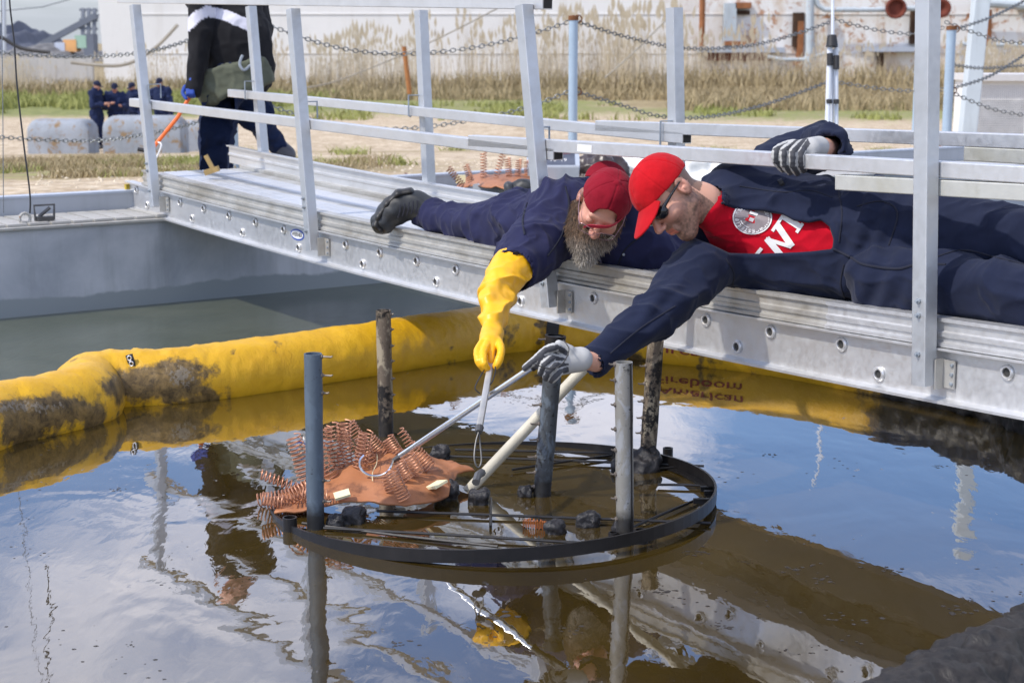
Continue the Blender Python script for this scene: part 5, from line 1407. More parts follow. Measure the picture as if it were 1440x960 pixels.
# sunglasses
f = sd([('+', hR.el((-.036, .083, .010), (.034, .020, .021)), 0), ('+', hR.el((.036, .083, .010), (.034, .020, .021)), .002), ('+', hR.rc((-.01, .100, .015), (.01, .100, .015), .004, .004), .004),
        ('-', hR.el((-.034, .070, .010), (.030, .017, .018)), 0), ('-', hR.el((.034, .070, .010), (.030, .017, .018)), 0),
        ('+', hR.rc((-.064, .078, .018), (-.079, .035, .020), .006, .004), .004), ('+', hR.rc((-.079, .035, .020), (-.083, -.008, .018), .004, .003), .002), ('+', hR.rc((.064, .078, .018), (.080, .0, .018), .005, .003), .002)])
lo, hi = bounds([hR.p(*a) for a in ((-.1, -.03, -.03), (.1, .12, .04), (-.1, .12, .04), (.1, -.03, -.03))], .02)
sdf_obj('sunglasses', f, lo, hi, .0018, MT['lens'], perR)
# cap
lo, hi = bounds([hR.p(x, y, z) for x in (-.11, .11) for y in (-.13, .13) for z in (-.02, .17)], .01)
RED = S(186, 20, 30)
capR = sdf_obj('cap', cap_sdf(hR, plane=(.032, .16)), lo, hi, .0028, MT['fabric'], perR, cap_disp(hR), const(RED))
lo, hi = bounds([hR.p(x, y, z) for x in (-.1, .1) for y in (.05, .21) for z in (-.06, .09)], .01)
sdf_obj('brim', brim_sdf(hR, droop=.32, length=.106, sag=4.5, z0=.052, hw_=.070), lo, hi, .0022, MT['fabric'], capR, color=const(S(184, 20, 30)))
cb_bvh = None
def bvh_of(o):
    return BVHTree.FromPolygons([v.co.copy() for v in o.data.vertices], [tuple(p.vertices) for p in o.data.polygons])
def cast_px(bvh, px, py, off=.002):
    d = Vector(ray(px, py)).normalized(); h, n, _, _ = bvh.ray_cast(Vector(CAM), d)
    return None if h is None else (h - d * off)
def draw_line(bvh, pts, r, name, mat, parent, off=.0005, n=6, per=10):
    P = [cast_px(bvh, p.x, p.y, off) for p in spline([(x, y, 0) for x, y in pts], per)]
    P = [p for p in P if p is not None]
    if len(P) > 2: return MB().tube(P, r, n).build(name, mat, parent, True)
def draw_shape(bvh, vs, fs, to_px, name, mat, parent, off=.002):
    P = []
    for v in vs:
        x, y = to_px(v.x, v.y); p = cast_px(bvh, x, y, off)
        P.append(p)
    ok = [p is not None for p in P]; fs = [f for f in fs if all(ok[i] for i in f)]
    P = [p if p is not None else Vector((0, 0, 0)) for p in P]
    used = sorted({i for f in fs for i in f}); mp = {u: i for i, u in enumerate(used)}
    if not used: return None
    return MB().add([P[u] for u in used], [tuple(mp[i] for i in f) for f in fs]).build(name, mat, parent)
cbv = bvh_of(capR)
vs, fs = text_geo('W', 1.0, .02)
draw_shape(cbv, vs, fs, lambda x, y: (882 + 9 * x - 10 * y * .4, 284 + 9 * x * -1.4 - 16 * y), 'cap_letter', MT['white'], capR)
# shirt
chest = [J(1068, 322, 5.30), J(1235, 346, 5.04)]
shirt = sd([('+', rcone(chest[0], chest[1], .178, .138, flat=(vd, .585)), 0), ('+', rcone(hR.p(0, -.040, -.120), J(1045, 318, 5.29), .060, .12), .05)])
cut = [('+', shirt, 0)]
lo, hi = bounds([J(960, 200, 5.5), J(1300, 450, 4.9), J(960, 450, 5.0)], .12)
shR = sdf_obj('shirt', sd(cut), lo, hi, .005, MT['fabric'], perR, folds(6.5, .0055, .002, 31, (.6, 1, 1.4)), const(S(196, 14, 38)))
# coverall with the open front carved out
opening = np.array([(1012, 288), (1040, 295), (1075, 296), (1100, 301), (1117, 310), (1137, 313), (1155, 309), (1168, 319), (1173, 336), (1171, 351), (1140, 354), (1065, 358), (1025, 357), (1000, 345), (972, 334), (972, 306), (994, 280)], float)
def poly_sd(px, py, poly):
    n = len(poly); d = np.full(px.shape, 1e9, np.float32); inside = np.zeros(px.shape, bool)
    for i in range(n):
        a = poly[i]; b = poly[(i + 1) % n]; e = b - a
        wx_, wy_ = px - a[0], py - a[1]; t = np.clip((wx_ * e[0] + wy_ * e[1]) / (e @ e), 0, 1)
        d = np.minimum(d, np.hypot(wx_ - e[0] * t, wy_ - e[1] * t))
        c = ((a[1] > py) != (b[1] > py)) & (px < (b[0] - a[0]) * (py - a[1]) / (b[1] - a[1] + 1e-9) + a[0]); inside ^= c
    return np.where(inside, -d, d)
def opening_f(P):
    px, py, zc = proj(P); return np.maximum(poly_sd(px, py, opening) * zc / F, (zc - 5.26))
suit = sd([('+', rcone(J(1062, 322, 5.31), J(1235, 346, 5.04), .212, .178, flat=(vd, .64)), 0),
           ('+', rcone(J(1035, 262, 5.36), J(1085, 238, 5.42), .085, .080), .06), ('+', rcone(J(1085, 234, 5.43), J(1150, 206, 5.50), .076, .068), .02), ('+', rcone(J(1150, 205, 5.50), J(1169, 206, rzc + .13), .068, .062), .02),
           ('+', rcone(J(1010, 352, 5.24), J(938, 430, 5.03), .092, .078), .06), ('+', rcone(J(938, 430, 5.03), J(838, 508, 4.87), .076, .047), .02),
           ('+', rcone(hR.p(0, -.045, -.125), J(1045, 300, 5.34), .070, .13), .05),
           ('+', rcone(J(1245, 325, 5.02), J(1425, 352, 4.74), .155, .118), .05), ('+', rcone(J(1425, 352, 4.74), J(1640, 425, 4.45), .110, .085), .03),
           ('+', rcone(J(1240, 392, 4.90), J(1440, 416, 4.50), .100, .090), .015), ('+', rcone(J(1440, 416, 4.50), J(1660, 470, 4.2), .085, .07), .02),
           ('-', opening_f, .008),
           ('-', rcone(J(1160, 210, rzc - .02), J(1168, 208, rzc + .32), .050, .046), .004),
           ('-', rcone(J(838, 508, 4.87), J(800, 535, 4.80), .037, .045), .004),
           ('-', hR.rc((0, -.02, -.03), (0, -.042, -.118), .066, .063), .006)])
lo, hi = bounds([J(820, 540, 4.8), J(1660, 520, 4.2), J(1100, 190, 5.7), J(1640, 380, 4.6), J(960, 250, 5.5)], .12)
def suit_disp(V, N):
    px, py, zc = proj(V); d = folds(5.2, .013, .0032, 2, (.5, 1, 1.3))(V, N)
    # pull folds running down from the waist and across the thighs
    w = np.exp(-((px - 1225) / 60) ** 2); d = d + .006 * w * np.sin((px + .35 * py + 6 * fbm(V * 6, 2, 4)) / 5.5)
    w = np.exp(-((px - 935) / 55) ** 2 - ((py - 430) / 60) ** 2); d = d + .005 * w * np.sin((px * .7 + py * .9) / 6 + 2 * fbm(V * 8, 2, 9))
    edge = np.abs(poly_sd(px, py, opening)) * zc / F
    return d * np.clip(edge / .03, .15, 1) + .004 * np.exp(-((edge - .006) / .006) ** 2) * (zc < 5.4)
suR = sdf_obj('coverall', suit, lo, hi, .006, MT['fabric'], perR, suit_disp, const(NAVY))
sv_ = bvh_of(suR); MT['seam'] = simple('navy_seam', S(24, 28, 44), .9, 0, .1)
draw_line(sv_, [(1172, 350), (1195, 361), (1215, 372), (1260, 378), (1290, 372), (1330, 372)], .004, 'waist_seam', MT['seam'], suR)
draw_line(sv_, [(1187, 372), (1182, 400), (1190, 424)], .003, 'side_seam', MT['seam'], suR)
draw_line(sv_, [(1020, 363), (1032, 385), (1028, 408)], .003, 'armhole_seam', MT['seam'], suR)
draw_line(sv_, [(1178, 262), (1184, 300), (1180, 340)], .003, 'placket_seam', MT['seam'], suR)
draw_line(sv_, [(1205, 290), (1240, 283), (1262, 300), (1250, 345)], .003, 'pocket_seam', MT['seam'], suR)
draw_line(sv_, [(1290, 372), (1350, 352), (1400, 362), (1440, 372)], .003, 'inseam', MT['seam'], suR)
draw_line(sv_, [(1040, 262), (1100, 270), (1140, 268), (1170, 278)], .0025, 'chest_seam', MT['seam'], suR)
draw_line(sv_, [(1022, 300), (1050, 302), (1098, 309), (1130, 321), (1157, 317), (1164, 326), (1168, 345)], .0022, 'hem_seam', MT['seam'], suR)
draw_line(sv_, [(950, 430), (900, 462), (858, 497)], .0025, 'sleeve_seam', MT['seam'], suR)
draw_line(sv_, [(830, 490), (838, 505), (846, 525)], .0025, 'cuff_seam', MT['seam'], suR)
p = cast_px(sv_, 1096, 259, .006)
if p: MB().tube([p, p + Vector((.012, 0, .006))], .014, 10).tube([p + Vector((.01, 0, 0)), p + Vector((.06, 0, -.012))], .004, 6).build('badge_reel', MT['black'], suR, True)
# shirt print
sb = bvh_of(shR)
MT['print_grey'] = simple('grey_print', S(150, 140, 142), .8, 0, .1, 90)
EC, ER, EA = (1058, 306), 27.0, R(158)       # centre, radius in pixels, turned
def epx(x, y):                               # emblem space (unit disc) -> pixels
    c_, s_ = math.cos(EA), math.sin(EA); u = x * c_ - y * s_; v = x * s_ + y * c_
    return EC[0] + ER * u * 1.0, EC[1] - ER * v * .86
def ring_geo(r0, r1, n=36, a0=0, a1=360):
    vs = [Vector((r * math.cos(R(a0 + (a1 - a0) * i / n)), r * math.sin(R(a0 + (a1 - a0) * i / n)), 0)) for i in range(n + 1) for r in (r0, r1)]
    return vs, [(2 * i, 2 * i + 1, 2 * i + 3, 2 * i + 2) for i in range(n)]
em = None
for (r0, r1, mt_, off) in ((.02, .98, 'print_grey', .0030), (.96, 1.03, 'white', .0042), (.60, .65, 'white', .0042)):
    vs, fs = ring_geo(r0, r1); o = draw_shape(sb, vs, fs, epx, 'emblem_disc' if em is None else 'emblem_ring', MT[mt_], em or shR, off); em = em or o
def arc_text(txt, rad, a_mid, size, step, up=1):
    V_, F_ = [], []; n = len(txt)
    for i, ch in enumerate(txt):
        if ch == ' ': continue
        a = a_mid - up * (i - (n - 1) / 2) * step; vs, fs = text_geo(ch, size, .008)
        t = R(a) - math.pi / 2 if up > 0 else R(a) + math.pi / 2; k = len(V_)
        for v in vs:
            x = v.x * math.cos(t) - v.y * math.sin(t) + rad * math.cos(R(a)); y = v.x * math.sin(t) + v.y * math.cos(t) + rad * math.sin(R(a)); V_.append(Vector((x, y, 0)))
        F_ += [tuple(j + k for j in f) for f in fs]
    return V_, F_
for txt, am, up in (('WORCESTER', 90, 1), ('POLYTECHNIC INSTITUTE', 262, -1), ('1865', 28, 1)):
    if txt == 'WORCESTER': am = 116
    if txt == '1865': am = 24
    st_ = 14 if up > 0 else 8.6
    V_, F_ = arc_text(txt, .80, am, .30 if up > 0 else .24, st_, up)
    if em: draw_shape(sb, V_, F_, epx, 'emblem_lettering', MT['white'], em, .0050)
MT['print_red'] = simple('red_print', S(200, 30, 46), .8, 0, .1)
if em:
    for x0, y0, x1, y1, mt_ in ((-.30, -.1, .30, .30, 'print_red'), (-.20, -.35, .25, -.18, 'white'), (-.12, .02, .12, .24, 'white'), (-.45, -.12, -.34, .22, 'white'), (.34, -.12, .45, .22, 'white')):
        n = 5; vs = [Vector((x0 + (x1 - x0) * i / n, y0 + (y1 - y0) * j / n, 0)) for i in range(n + 1) for j in range(n + 1)]
        fs = [(i * (n + 1) + j, (i + 1) * (n + 1) + j, (i + 1) * (n + 1) + j + 1, i * (n + 1) + j + 1) for i in range(n) for j in range(n)]
        draw_shape(sb, vs, fs, epx, 'emblem_shield', MT[mt_], em, .0046 if mt_ == 'print_red' else .0054)
# the big W and I: serif strokes laid out in picture pixels along the chest
def stroke(pts, w, name):
    n = 8; vs, fs = [], []
    for (x0, y0), (x1, y1), ww in pts:
        dx, dy = x1 - x0, y1 - y0; L = math.hypot(dx, dy); nx, ny = -dy / L * ww / 2, dx / L * ww / 2; k = len(vs)
        for i in range(n + 1):
            t = i / n; vs += [Vector((x0 + dx * t + nx, y0 + dy * t + ny, 0)), Vector((x0 + dx * t - nx, y0 + dy * t - ny, 0))]
        fs += [(k + 2 * i, k + 2 * i + 1, k + 2 * i + 3, k + 2 * i + 2) for i in range(n)]
    return draw_shape(sb, vs, fs, lambda x, y: (x, y), name, MT['white'], shR, .003)
stroke([((1071, 349), (1062, 360), 5), ((1062, 360), (1088, 360), 4), ((1078, 335), (1099, 360), 9), ((1077, 336), (1113, 347), 5.5), ((1092, 315), (1114, 347), 9)], 6, 'letter_w')
stroke([((1086, 325), (1102, 302), 4.5), ((1100, 303), (1126, 320), 9), ((1120, 327), (1129, 314), 4.5)], 6, 'letter_i')
# gloves
def glove_col(chains, r, light=S(182, 182, 180), dark=S(66, 67, 72), limit=lambda x, y: x > -1e9):
    def f(V, N):
        C = np.tile(np.array(light[:3]), (len(V), 1)); best = np.full(len(V), 1e9); lat = np.zeros(len(V))
        px, py, zc = proj(V); vdir = (V - CAM); vdir = vdir / np.linalg.norm(vdir, axis=1, keepdims=True)
        for c in chains:
            c = [V3(p) for p in c]; c = [c[0] - (c[1] - c[0]) * .6] + c
            for a, b in zip(c[:-1], c[1:]):
                e = b - a; t = np.clip(((V - a) @ e) / (e @ e), 0, 1); d = V - a - t[:, None] * e; dist = np.linalg.norm(d, axis=1)
                sd_ = np.cross(vdir, e / np.linalg.norm(e)); sd_ /= np.maximum(np.linalg.norm(sd_, axis=1, keepdims=True), 1e-6)
                k = dist < best; best[k] = dist[k]; lat[k] = (d * sd_).sum(1)[k]
        l = np.abs(lat + .0015 * fbm(V * 90, 2, 3)) / r; m_ = (l < .62) & limit(px, py) & (best < r * 2.1)
        C[m_] = np.array(dark[:3]) * (1 + .2 * fbm(V[m_] * 60, 2, 8))[:, None]
        return C
    return f
def glove(name, palm, chains, r0, r1, h, mat, parent, colr, disp=None):
    f = union_fingers(palm, chains, r0, r1); pts = [p for c in chains for p in c]; lo, hi = bounds(pts, .07)
    return sdf_obj(name, f, lo, hi, h, mat, parent, disp, colr)
q = rzc
ch = [[J(1108, 203, q + .0), J(1092, 211, q - .035), J(1091, 226, q - .030), J(1101, 238, q - .004)],
      [J(1116, 203, q - .005), J(1103, 212, q - .043), J(1103, 231, q - .034), J(1111, 242, q - .004)],
      [J(1124, 205, q - .005), J(1115, 214, q - .045), J(1115, 232, q - .036), J(1121, 243, q - .004)],
      [J(1132, 207, q - .0), J(1126, 216, q - .038), J(1126, 231, q - .032), J(1130, 239, q - .002)],
      [J(1138, 203, q + .03), J(1124, 204, q + .06), J(1112, 212, q + .065)]]
gl1 = glove('glove', [('+', rcone(J(1138, 208, q + .005), J(1116, 207, q - .002), .027, .030, flat=((0, 0, 1), .8)), 0), ('+', rcone(J(1151, 207, q + .045), J(1140, 208, q + .012), .034, .032), .02)],
      ch, .0125, .0108, .0022, MT['knit'], perR, glove_col(ch, .0125, limit=lambda x, y: x < 1142))
hz_ = 4.80
ch = [[J(792, 500, hz_), J(775, 493, hz_ - .04), J(762, 501, hz_ - .055), J(756, 514, hz_ - .035)],
      [J(793, 507, hz_), J(777, 503, hz_ - .05), J(766, 512, hz_ - .062), J(761, 524, hz_ - .04)],
      [J(795, 514, hz_), J(781, 513, hz_ - .05), J(772, 522, hz_ - .058), J(768, 531, hz_ - .035)],
      [J(798, 520, hz_), J(788, 522, hz_ - .04), J(780, 530, hz_ - .045), J(776, 534, hz_ - .03)],
      [J(796, 496, hz_), J(783, 488, hz_ - .05), J(768, 492, hz_ - .06), J(751, 507, hz_ - .045), J(739, 517, hz_ - .03)]]
gl2 = glove('glove', [('+', rcone(J(816, 505, 4.81), J(800, 506, 4.80), .037, .034), 0), ('+', rcone(J(800, 507, hz_), J(788, 508, hz_ - .008), .034, .034, flat=((0, 1, .2), .75)), .02), ('+', rcone(J(800, 492, hz_ - .02), J(786, 484, hz_ - .03), .016, .013), .012)],
      ch, .0128, .0108, .0022, MT['knit'], perR, glove_col(ch, .0128, limit=lambda x, y: x < 800))
MB().tube(spline([W(792, 478, 4.76), W(800, 492, 4.74), W(790, 512, 4.72), W(772, 518, 4.72), W(752, 512, 4.73)], 6), .0018, 5).build('wrist_cord', MT['black'], hook, True)

# ---- the bearded crewman lying face down ------------------------------------------------------------
hL = Head(J(847, 289, 5.74), (-.20, -.70, -.69), (.36, -.58, .73), 1.08)
perL = empty('person', tuple(wp(on_plane(720, 350, 0)[0], .25, RH + .1)), 'bearded person in backward dark red cap and navy coverall lying face down on the walkway', 'person')
bp_ = hL.prims() + [('+', hL.rc((0, -.022, -.03), (0, -.05, -.10), .058, .060), .03), ('+', rcone(hL.p(0, -.05, -.09), J(845, 315, 5.98), .06, .08), .03),
    ('+', rcone(J(840, 318, 6.0), J(720, 314, 6.52), .11, .11), .05), ('+', rcone(J(835, 320, 6.0), J(775, 325, 5.92), .07, .05), .03), ('+', rcone(J(775, 325, 5.92), J(724, 370, 5.68), .045, .034), .02),
    ('+', rcone(J(724, 370, 5.68), J(702, 408, 5.55), .030, .024), .01), ('+', rcone(J(702, 408, 5.55), J(693, 464, 5.26), .024, .018), .01)]
lo, hi = bounds([hL.p(0, .14, -.1), hL.p(0, 0, .15), hL.p(.1, 0, 0), hL.p(-.1, 0, 0), J(720, 314, 6.52), J(694, 464, 5.28), J(728, 374, 5.6)], .12)
sdf_obj('body', sd(bp_), lo, hi, .0036, MT['skin'], perL, color=skin_col(hL, .85, base=S(204, 150, 128), hair=(.06, .04, .03)))
suit = sd([('+', rcone(J(718, 314, 6.50), J(820, 312, 6.06), .135, .165, flat=((0, 0, 1), .85)), 0), ('+', rcone(J(785, 300, 6.05), J(885, 305, 6.05), .13, .12), .05),
           ('+', rcone(J(778, 322, 5.95), J(735, 366, 5.72), .105, .096), .06), ('+', rcone(J(748, 360, 5.74), J(722, 378, 5.66), .096, .084), .02),
           ('+', rcone(J(890, 320, 6.0), J(922, 350, 5.92), .115, .085), .05), ('+', rcone(J(922, 350, 5.92), J(865, 350, 5.92), .085, .08), .03),
           ('+', rcone(J(712, 316, 6.52), J(655, 313, 6.78), .108, .086), .05), ('+', rcone(J(655, 313, 6.78), J(603, 302, 6.98), .082, .062), .02),
           ('+', rcone(J(722, 300, 6.75), J(742, 296, 7.05), .10, .075), .04), ('+', rcone(J(742, 296, 7.05), J(745, 284, 7.15), .07, .06), .02),
           ('-', rcone(J(722, 380, 5.64), J(700, 398, 5.58), .070, .085), .006), ('-', hL.rc((0, -.02, -.04), (0, -.05, -.12), .070, .074), .01),
           ('-', hL.el((0, .05, -.06), (.085, .09, .085)), .01)])
lo, hi = bounds([J(590, 300, 7.0), J(940, 380, 5.7), J(700, 400, 5.6), J(740, 270, 7.3), J(850, 240, 6.2), J(650, 350, 6.7)], .10)
suL = sdf_obj('coverall', suit, lo, hi, .006, MT['fabric'], perL, folds(6.0, .017, .0042, 17, (1, 1, .8)), const(NAVY2))
slv = bvh_of(suL)
draw_line(slv, [(742, 285), (735, 310), (738, 330)], .004, 'side_pocket_seam', MT['seam'], suL)
draw_line(slv, [(795, 262), (800, 290), (790, 330), (770, 360)], .0035, 'sleeve_seam', MT['seam'], suL)
draw_line(slv, [(866, 380), (880, 350), (905, 330)], .0035, 'chest_seam', MT['seam'], suL)
for px, py in ((877, 358),):
    p = cast_px(slv, px, py, .002)
    if p: MB().lathe(p, (0, -1, 0), [(.005, 0), (.005, .003), (.0001, .004)], 8).build('snap_button', MT['zinc'], suL, True)
MAR = S(138, 22, 40)
base = cap_sdf(hL, plane=(.040, -.02)); arch = hL.el((-.004, .100, .048), (.040, .06, .040))
lo, hi = bounds([hL.p(x, y, z) for x in (-.11, .11) for y in (-.13, .13) for z in (-.02, .17)], .01)
capL = sdf_obj('cap', lambda P: smax(base(P), -arch(P), .003), lo, hi, .0028, MT['fabric'], perL, cap_disp(hL), const(MAR))
strap = [hL.p(*a) for a in ((-.060, .066, .048), (-.035, .096, .034), (0, .107, .022), (.028, .104, .004), (.040, .098, -.020))]
st_ = spline(strap, 6); vs = []; 
for p in st_: vs += [p - hL.U * .008 * hL.k, p + hL.U * .008 * hL.k]
vs2 = [v - hL.F * .002 for v in map(Vector, vs)]; n = len(st_)
fs = [(2 * i, 2 * i + 1, 2 * i + 3, 2 * i + 2) for i in range(n - 1)] + [(2 * n + 2 * i, 2 * n + 2 * i + 2, 2 * n + 2 * i + 3, 2 * n + 2 * i + 1) for i in range(n - 1)] + [(2 * i, 2 * i + 2, 2 * n + 2 * i + 2, 2 * n + 2 * i) for i in range(n - 1)] + [(2 * i + 1, 2 * n + 2 * i + 1, 2 * n + 2 * i + 3, 2 * i + 3) for i in range(n - 1)]
MT['strap_red'] = simple('strap_red', S(176, 30, 58), .7, 0, .1)
MB().add(vs + vs2, fs).build('strap', MT['strap_red'], capL, True)
lo, hi = bounds([hL.p(x, -y, z) for x in (-.1, .1) for y in (.05, .2) for z in (-.04, .09)], .01)
sdf_obj('brim', brim_sdf(hL, droop=.25, length=.10, sag=4, z0=.045, sg=-1), lo, hi, .0028, MT['fabric'], capL, color=const(MAR))
# spectacles
gm_ = simple('spectacle_frame', S(150, 120, 124), .3, .6, .1)
lens_m = Mat('clear_lens'); lens_m.b.inputs['Transmission Weight'].default_value = 1; lens_m.set(.02, 0, 1.1)
fr = MB(); ln = []
for sx_ in (-1, 1):
    P = []
    for a in range(20):
        t = R(a * 18); c_, s_ = math.cos(t), math.sin(t)
        x = sx_ * .034 + .027 * math.copysign(abs(c_) ** .6, c_); z = .001 + .0165 * math.copysign(abs(s_) ** .6, s_); P.append(hL.p(x, .118 - 1.6 * x * x * 2, z - .006))
    fr.tube(P, .0013, 6, closed=True); ln.append(P)
    fr.tube([hL.p(sx_ * .061, .108, .0), hL.p(sx_ * .078, .05, .008), hL.p(sx_ * .083, -.008, .012)], .0016, 6)
fr.tube([hL.p(-.008, .119, .0), hL.p(0, .123, .002), hL.p(.008, .119, .0)], .0016, 6)
gls = fr.build('spectacles', gm_, perL, True)
for P in ln: MB().add(P, [tuple(range(len(P)))]).build('lens', lens_m.m, gls)
# beard: a shaped mass with strands
chin = hL.p(0, .075, -.105)
bd = sd([('+', hL.rc((-.070, .0, -.035), (-.052, .050, -.080), .017, .026), 0), ('+', hL.rc((.070, .0, -.035), (.052, .050, -.080), .017, .026), 0), ('+', hL.rc((-.036, .055, -.092), (.036, .055, -.092), .036, .036), .02),
         ('+', rcone(chin, chin + Vector((-.002, .0, -.042)), .060, .040), .03), ('+', hL.rc((-.03, .096, -.044), (0, .105, -.038), .010, .010), .01), ('+', hL.rc((.03, .096, -.044), (0, .105, -.038), .010, .010), .01),
         ('-', hL.el((0, .114, -.060), (.016, .02, .007)), .006)])
lo, hi = bounds([hL.p(-.09, 0, -.04), hL.p(.09, 0, -.04), hL.p(0, .14, -.03), chin + Vector((0, 0, -.12))], .03)
def beard_col(V, N):
    t = np.clip((V3(chin)[2] + .035 - V[:, 2]) / .09, 0, 1)[:, None]; n = (.5 + .5 * fbm(V * 90, 2, 2))[:, None]
    a = np.array(S(104, 82, 62)[:3]); b = np.array(S(172, 164, 152)[:3])
    return (a * (1 - t) + b * t) * (.45 + .9 * n)
MT['beard'] = tinted('beard_hair', .7, (220, .5, .002), .4)
bo = sdf_obj('beard', bd, lo, hi, .0032, MT['beard'], perL, lambda V, N: .006 * (np.abs(fbm(V * np.array([90, 90, 30]), 3, 6)) - .35), beard_col)
bvx = np.array([tuple(v.co) for v in bo.data.vertices]); bnx = np.array([tuple(v.normal) for v in bo.data.vertices])
sel = rng.choice(len(bvx), min(4200, len(bvx)), replace=False); vs, fs, cs = [], [], []
cc0 = beard_col(bvx, bnx)
for i in sel:
    p = Vector(bvx[i]); n = Vector(bnx[i])
    if n.y > .5: continue
    d = (n * .55 + Vector((rnd.gauss(0, .35), rnd.gauss(0, .25), -.9))).normalized(); L = rnd.uniform(.010, .030)
    s_ = d.cross(Vector((0, 1, 0))).normalized() * .00075; k = len(vs); m1 = p + d * L * .5 + n * .003; e_ = p + d * L
    vs += [p - s_, p + s_, m1 - s_, m1 + s_, e_]; fs += [(k, k + 1, k + 3, k + 2), (k + 2, k + 3, k + 4)]; c_ = cc0[i] * rnd.uniform(.7, 2.0); cs += [c_] * 5
me = mesh_from('beard_strands', vs, fs, False); a_ = me.color_attributes.new('tint', 'FLOAT_COLOR', 'POINT'); a_.data.foreach_set('color', np.concatenate([np.clip(np.array(cs), 0, .8), np.ones((len(cs), 1))], 1).astype(np.float32).ravel())
link('beard_strands', me, MT['beard'], bo)['kind'] = 'stuff'
# yellow gauntlet glove
YEL = S(246, 184, 24)
palm = [('+', rcone(J(722, 376, 5.66), J(702, 405, 5.54), .074, .062), 0), ('+', rcone(J(702, 405, 5.54), J(695, 438, 5.38), .062, .049), .015), ('+', rcone(J(695, 438, 5.38), J(693, 464, 5.25), .048, .031), .015),
        ('+', rcone(J(692, 468, 5.24), J(689, 486, 5.16), .038, .037, flat=((0, 1, -.3), .65)), .012)]
ch = [[J(680, 480, 5.16), J(672, 493, 5.12), J(673, 508, 5.08), J(681, 519, 5.09)], [J(686, 482, 5.15), J(680, 496, 5.10), J(681, 511, 5.07), J(686, 520, 5.09)],
      [J(692, 484, 5.15), J(690, 498, 5.13), J(691, 509, 5.12), J(693, 514, 5.14)], [J(697, 482, 5.18), J(697, 494, 5.19), J(696, 504, 5.20)], [J(700, 478, 5.17), J(705, 492, 5.12), J(701, 508, 5.09), J(697, 515, 5.09)]]
f = union_fingers(palm, ch, .0132, .0108); lo, hi = bounds([J(730, 355, 5.8), J(670, 525, 5.05), J(660, 440, 5.3)], .07)
def gl_disp(V, N):
    px, py, zc = proj(V); w = sst(468, 450, py) if False else np.clip((470 - py) / 20, 0, 1)
    ph = (py + .45 * px) / 5.2 + 2.4 * fbm(V * 10, 2, 5); r = 1 - np.abs(np.sin(ph * .5))
    return w * (.016 * (r ** 1.6 - .3) * np.clip((py - 372) / 22, .15, 1) + .006 * fbm(V * 20, 2, 8)) + (1 - w) * .0012 * fbm(V * 40, 2, 3)
sdf_obj('rubber_glove', f, lo, hi, .0034, MT['rubber_y'], perL, gl_disp, const(YEL))
# boots
def boot(prims, pts, lab):
    lo, hi = bounds(pts, .10)
    def c(V, N): return np.tile(np.array(S(50, 52, 54)[:3]), (len(V), 1)) * (1 + .3 * fbm(V * 14, 3, 2))[:, None]
    return sdf_obj('boot', sd(prims), lo, hi, .0045, MT['leather'], perL, lambda V, N: .003 * fbm(V * 18, 3, 4) + .002 * np.sin((V @ np.array([60., 30, 90]))), c)
A_ = [J(538, 313, 6.98), J(553, 297, 6.98), J(566, 284, 6.98), J(583, 288, 6.99), J(600, 296, 6.98)]
boot([('+', rcone(A_[0], A_[1], .052, .056), 0), ('+', rcone(A_[1], A_[3], .056, .058), .03), ('+', rcone(A_[2], A_[3], .050, .056), .03), ('+', rcone(A_[3], A_[4], .056, .060), .02)], A_, '')
# sole along the camera-left side of the boot, laces
sole = [J(577, 269, 6.97), J(560, 272, 6.97), J(545, 286, 6.97), J(533, 304, 6.97), J(529, 316, 6.97), J(535, 323, 6.97)]
f = sd([('+', rcone(sole[i], sole[i + 1], .0165, .0165, flat=((0, 1, 0), 2.7)), .012) for i in range(5)]); lo, hi = bounds(sole, .06)
sdf_obj('boot_sole', f, lo, hi, .004, MT['leather'], perL, None, const(S(44, 42, 40)))
for k in range(5):
    a = J(560 + k * 6, 306 - k * 1.5, 6.90 ); MB().tube([a, a + Vector((.008, -.004, .028)), a + Vector((.010, 0, .055))], .0035, 5).build('lace', MT['ink'], perL, True)
B_ = [J(724, 268, 7.12), J(738, 266, 7.12), J(746, 282, 7.14)]
boot([('+', rcone(B_[0], B_[1], .040, .045), 0), ('+', rcone(B_[1], B_[2], .045, .050), .02)], B_, '')
f = sd([('+', rcone(J(715, 262, 7.1), J(722, 282, 7.1), .022, .024, flat=((0, 1, 0), 1.8)), 0)]); lo, hi = bounds([J(715, 262, 7.1), J(722, 282, 7.1)], .06)
sdf_obj('boot_sole', f, lo, hi, .005, MT['leather'], perL, None, const(S(70, 72, 76)))

# ---- the walking man behind the walkway ---------------------------------------------------------------
z_ = 10.15
perW = empty('person', tuple(J(315, 268, z_)), 'person walking in black jacket with white stripe and navy trousers, head out of view', 'person')
hW = Head(J(300, -112, z_ - .1), (-.9, -.3, -.35), (-.2, 0, .95), 1.0)
f = sd(hW.prims()[:12] + [('+', rcone(hW.p(0, -.03, -.05), J(312, -60, z_), .06, .07), .03), ('+', rcone(J(312, -60, z_), J(330, 70, z_), .12, .13), .05), ('+', rcone(J(312, -50, z_), J(285, -20, z_ - .15), .06, .05), .04), ('+', rcone(J(285, -20, z_ - .15), J(281, 60, z_ - .2), .05, .045), .02), ('+', rcone(J(281, 60, z_ - .2), J(270, 118, z_ - .24), .04, .03), .01)])
lo, hi = bounds([hW.p(0, .12, -.1), hW.p(0, -.1, .14), J(270, 120, z_ - .2), J(350, 80, z_ + .1)], .14)
sdf_obj('body', f, lo, hi, .009, MT['skin'], perW, color=skin_col(hW, .3))
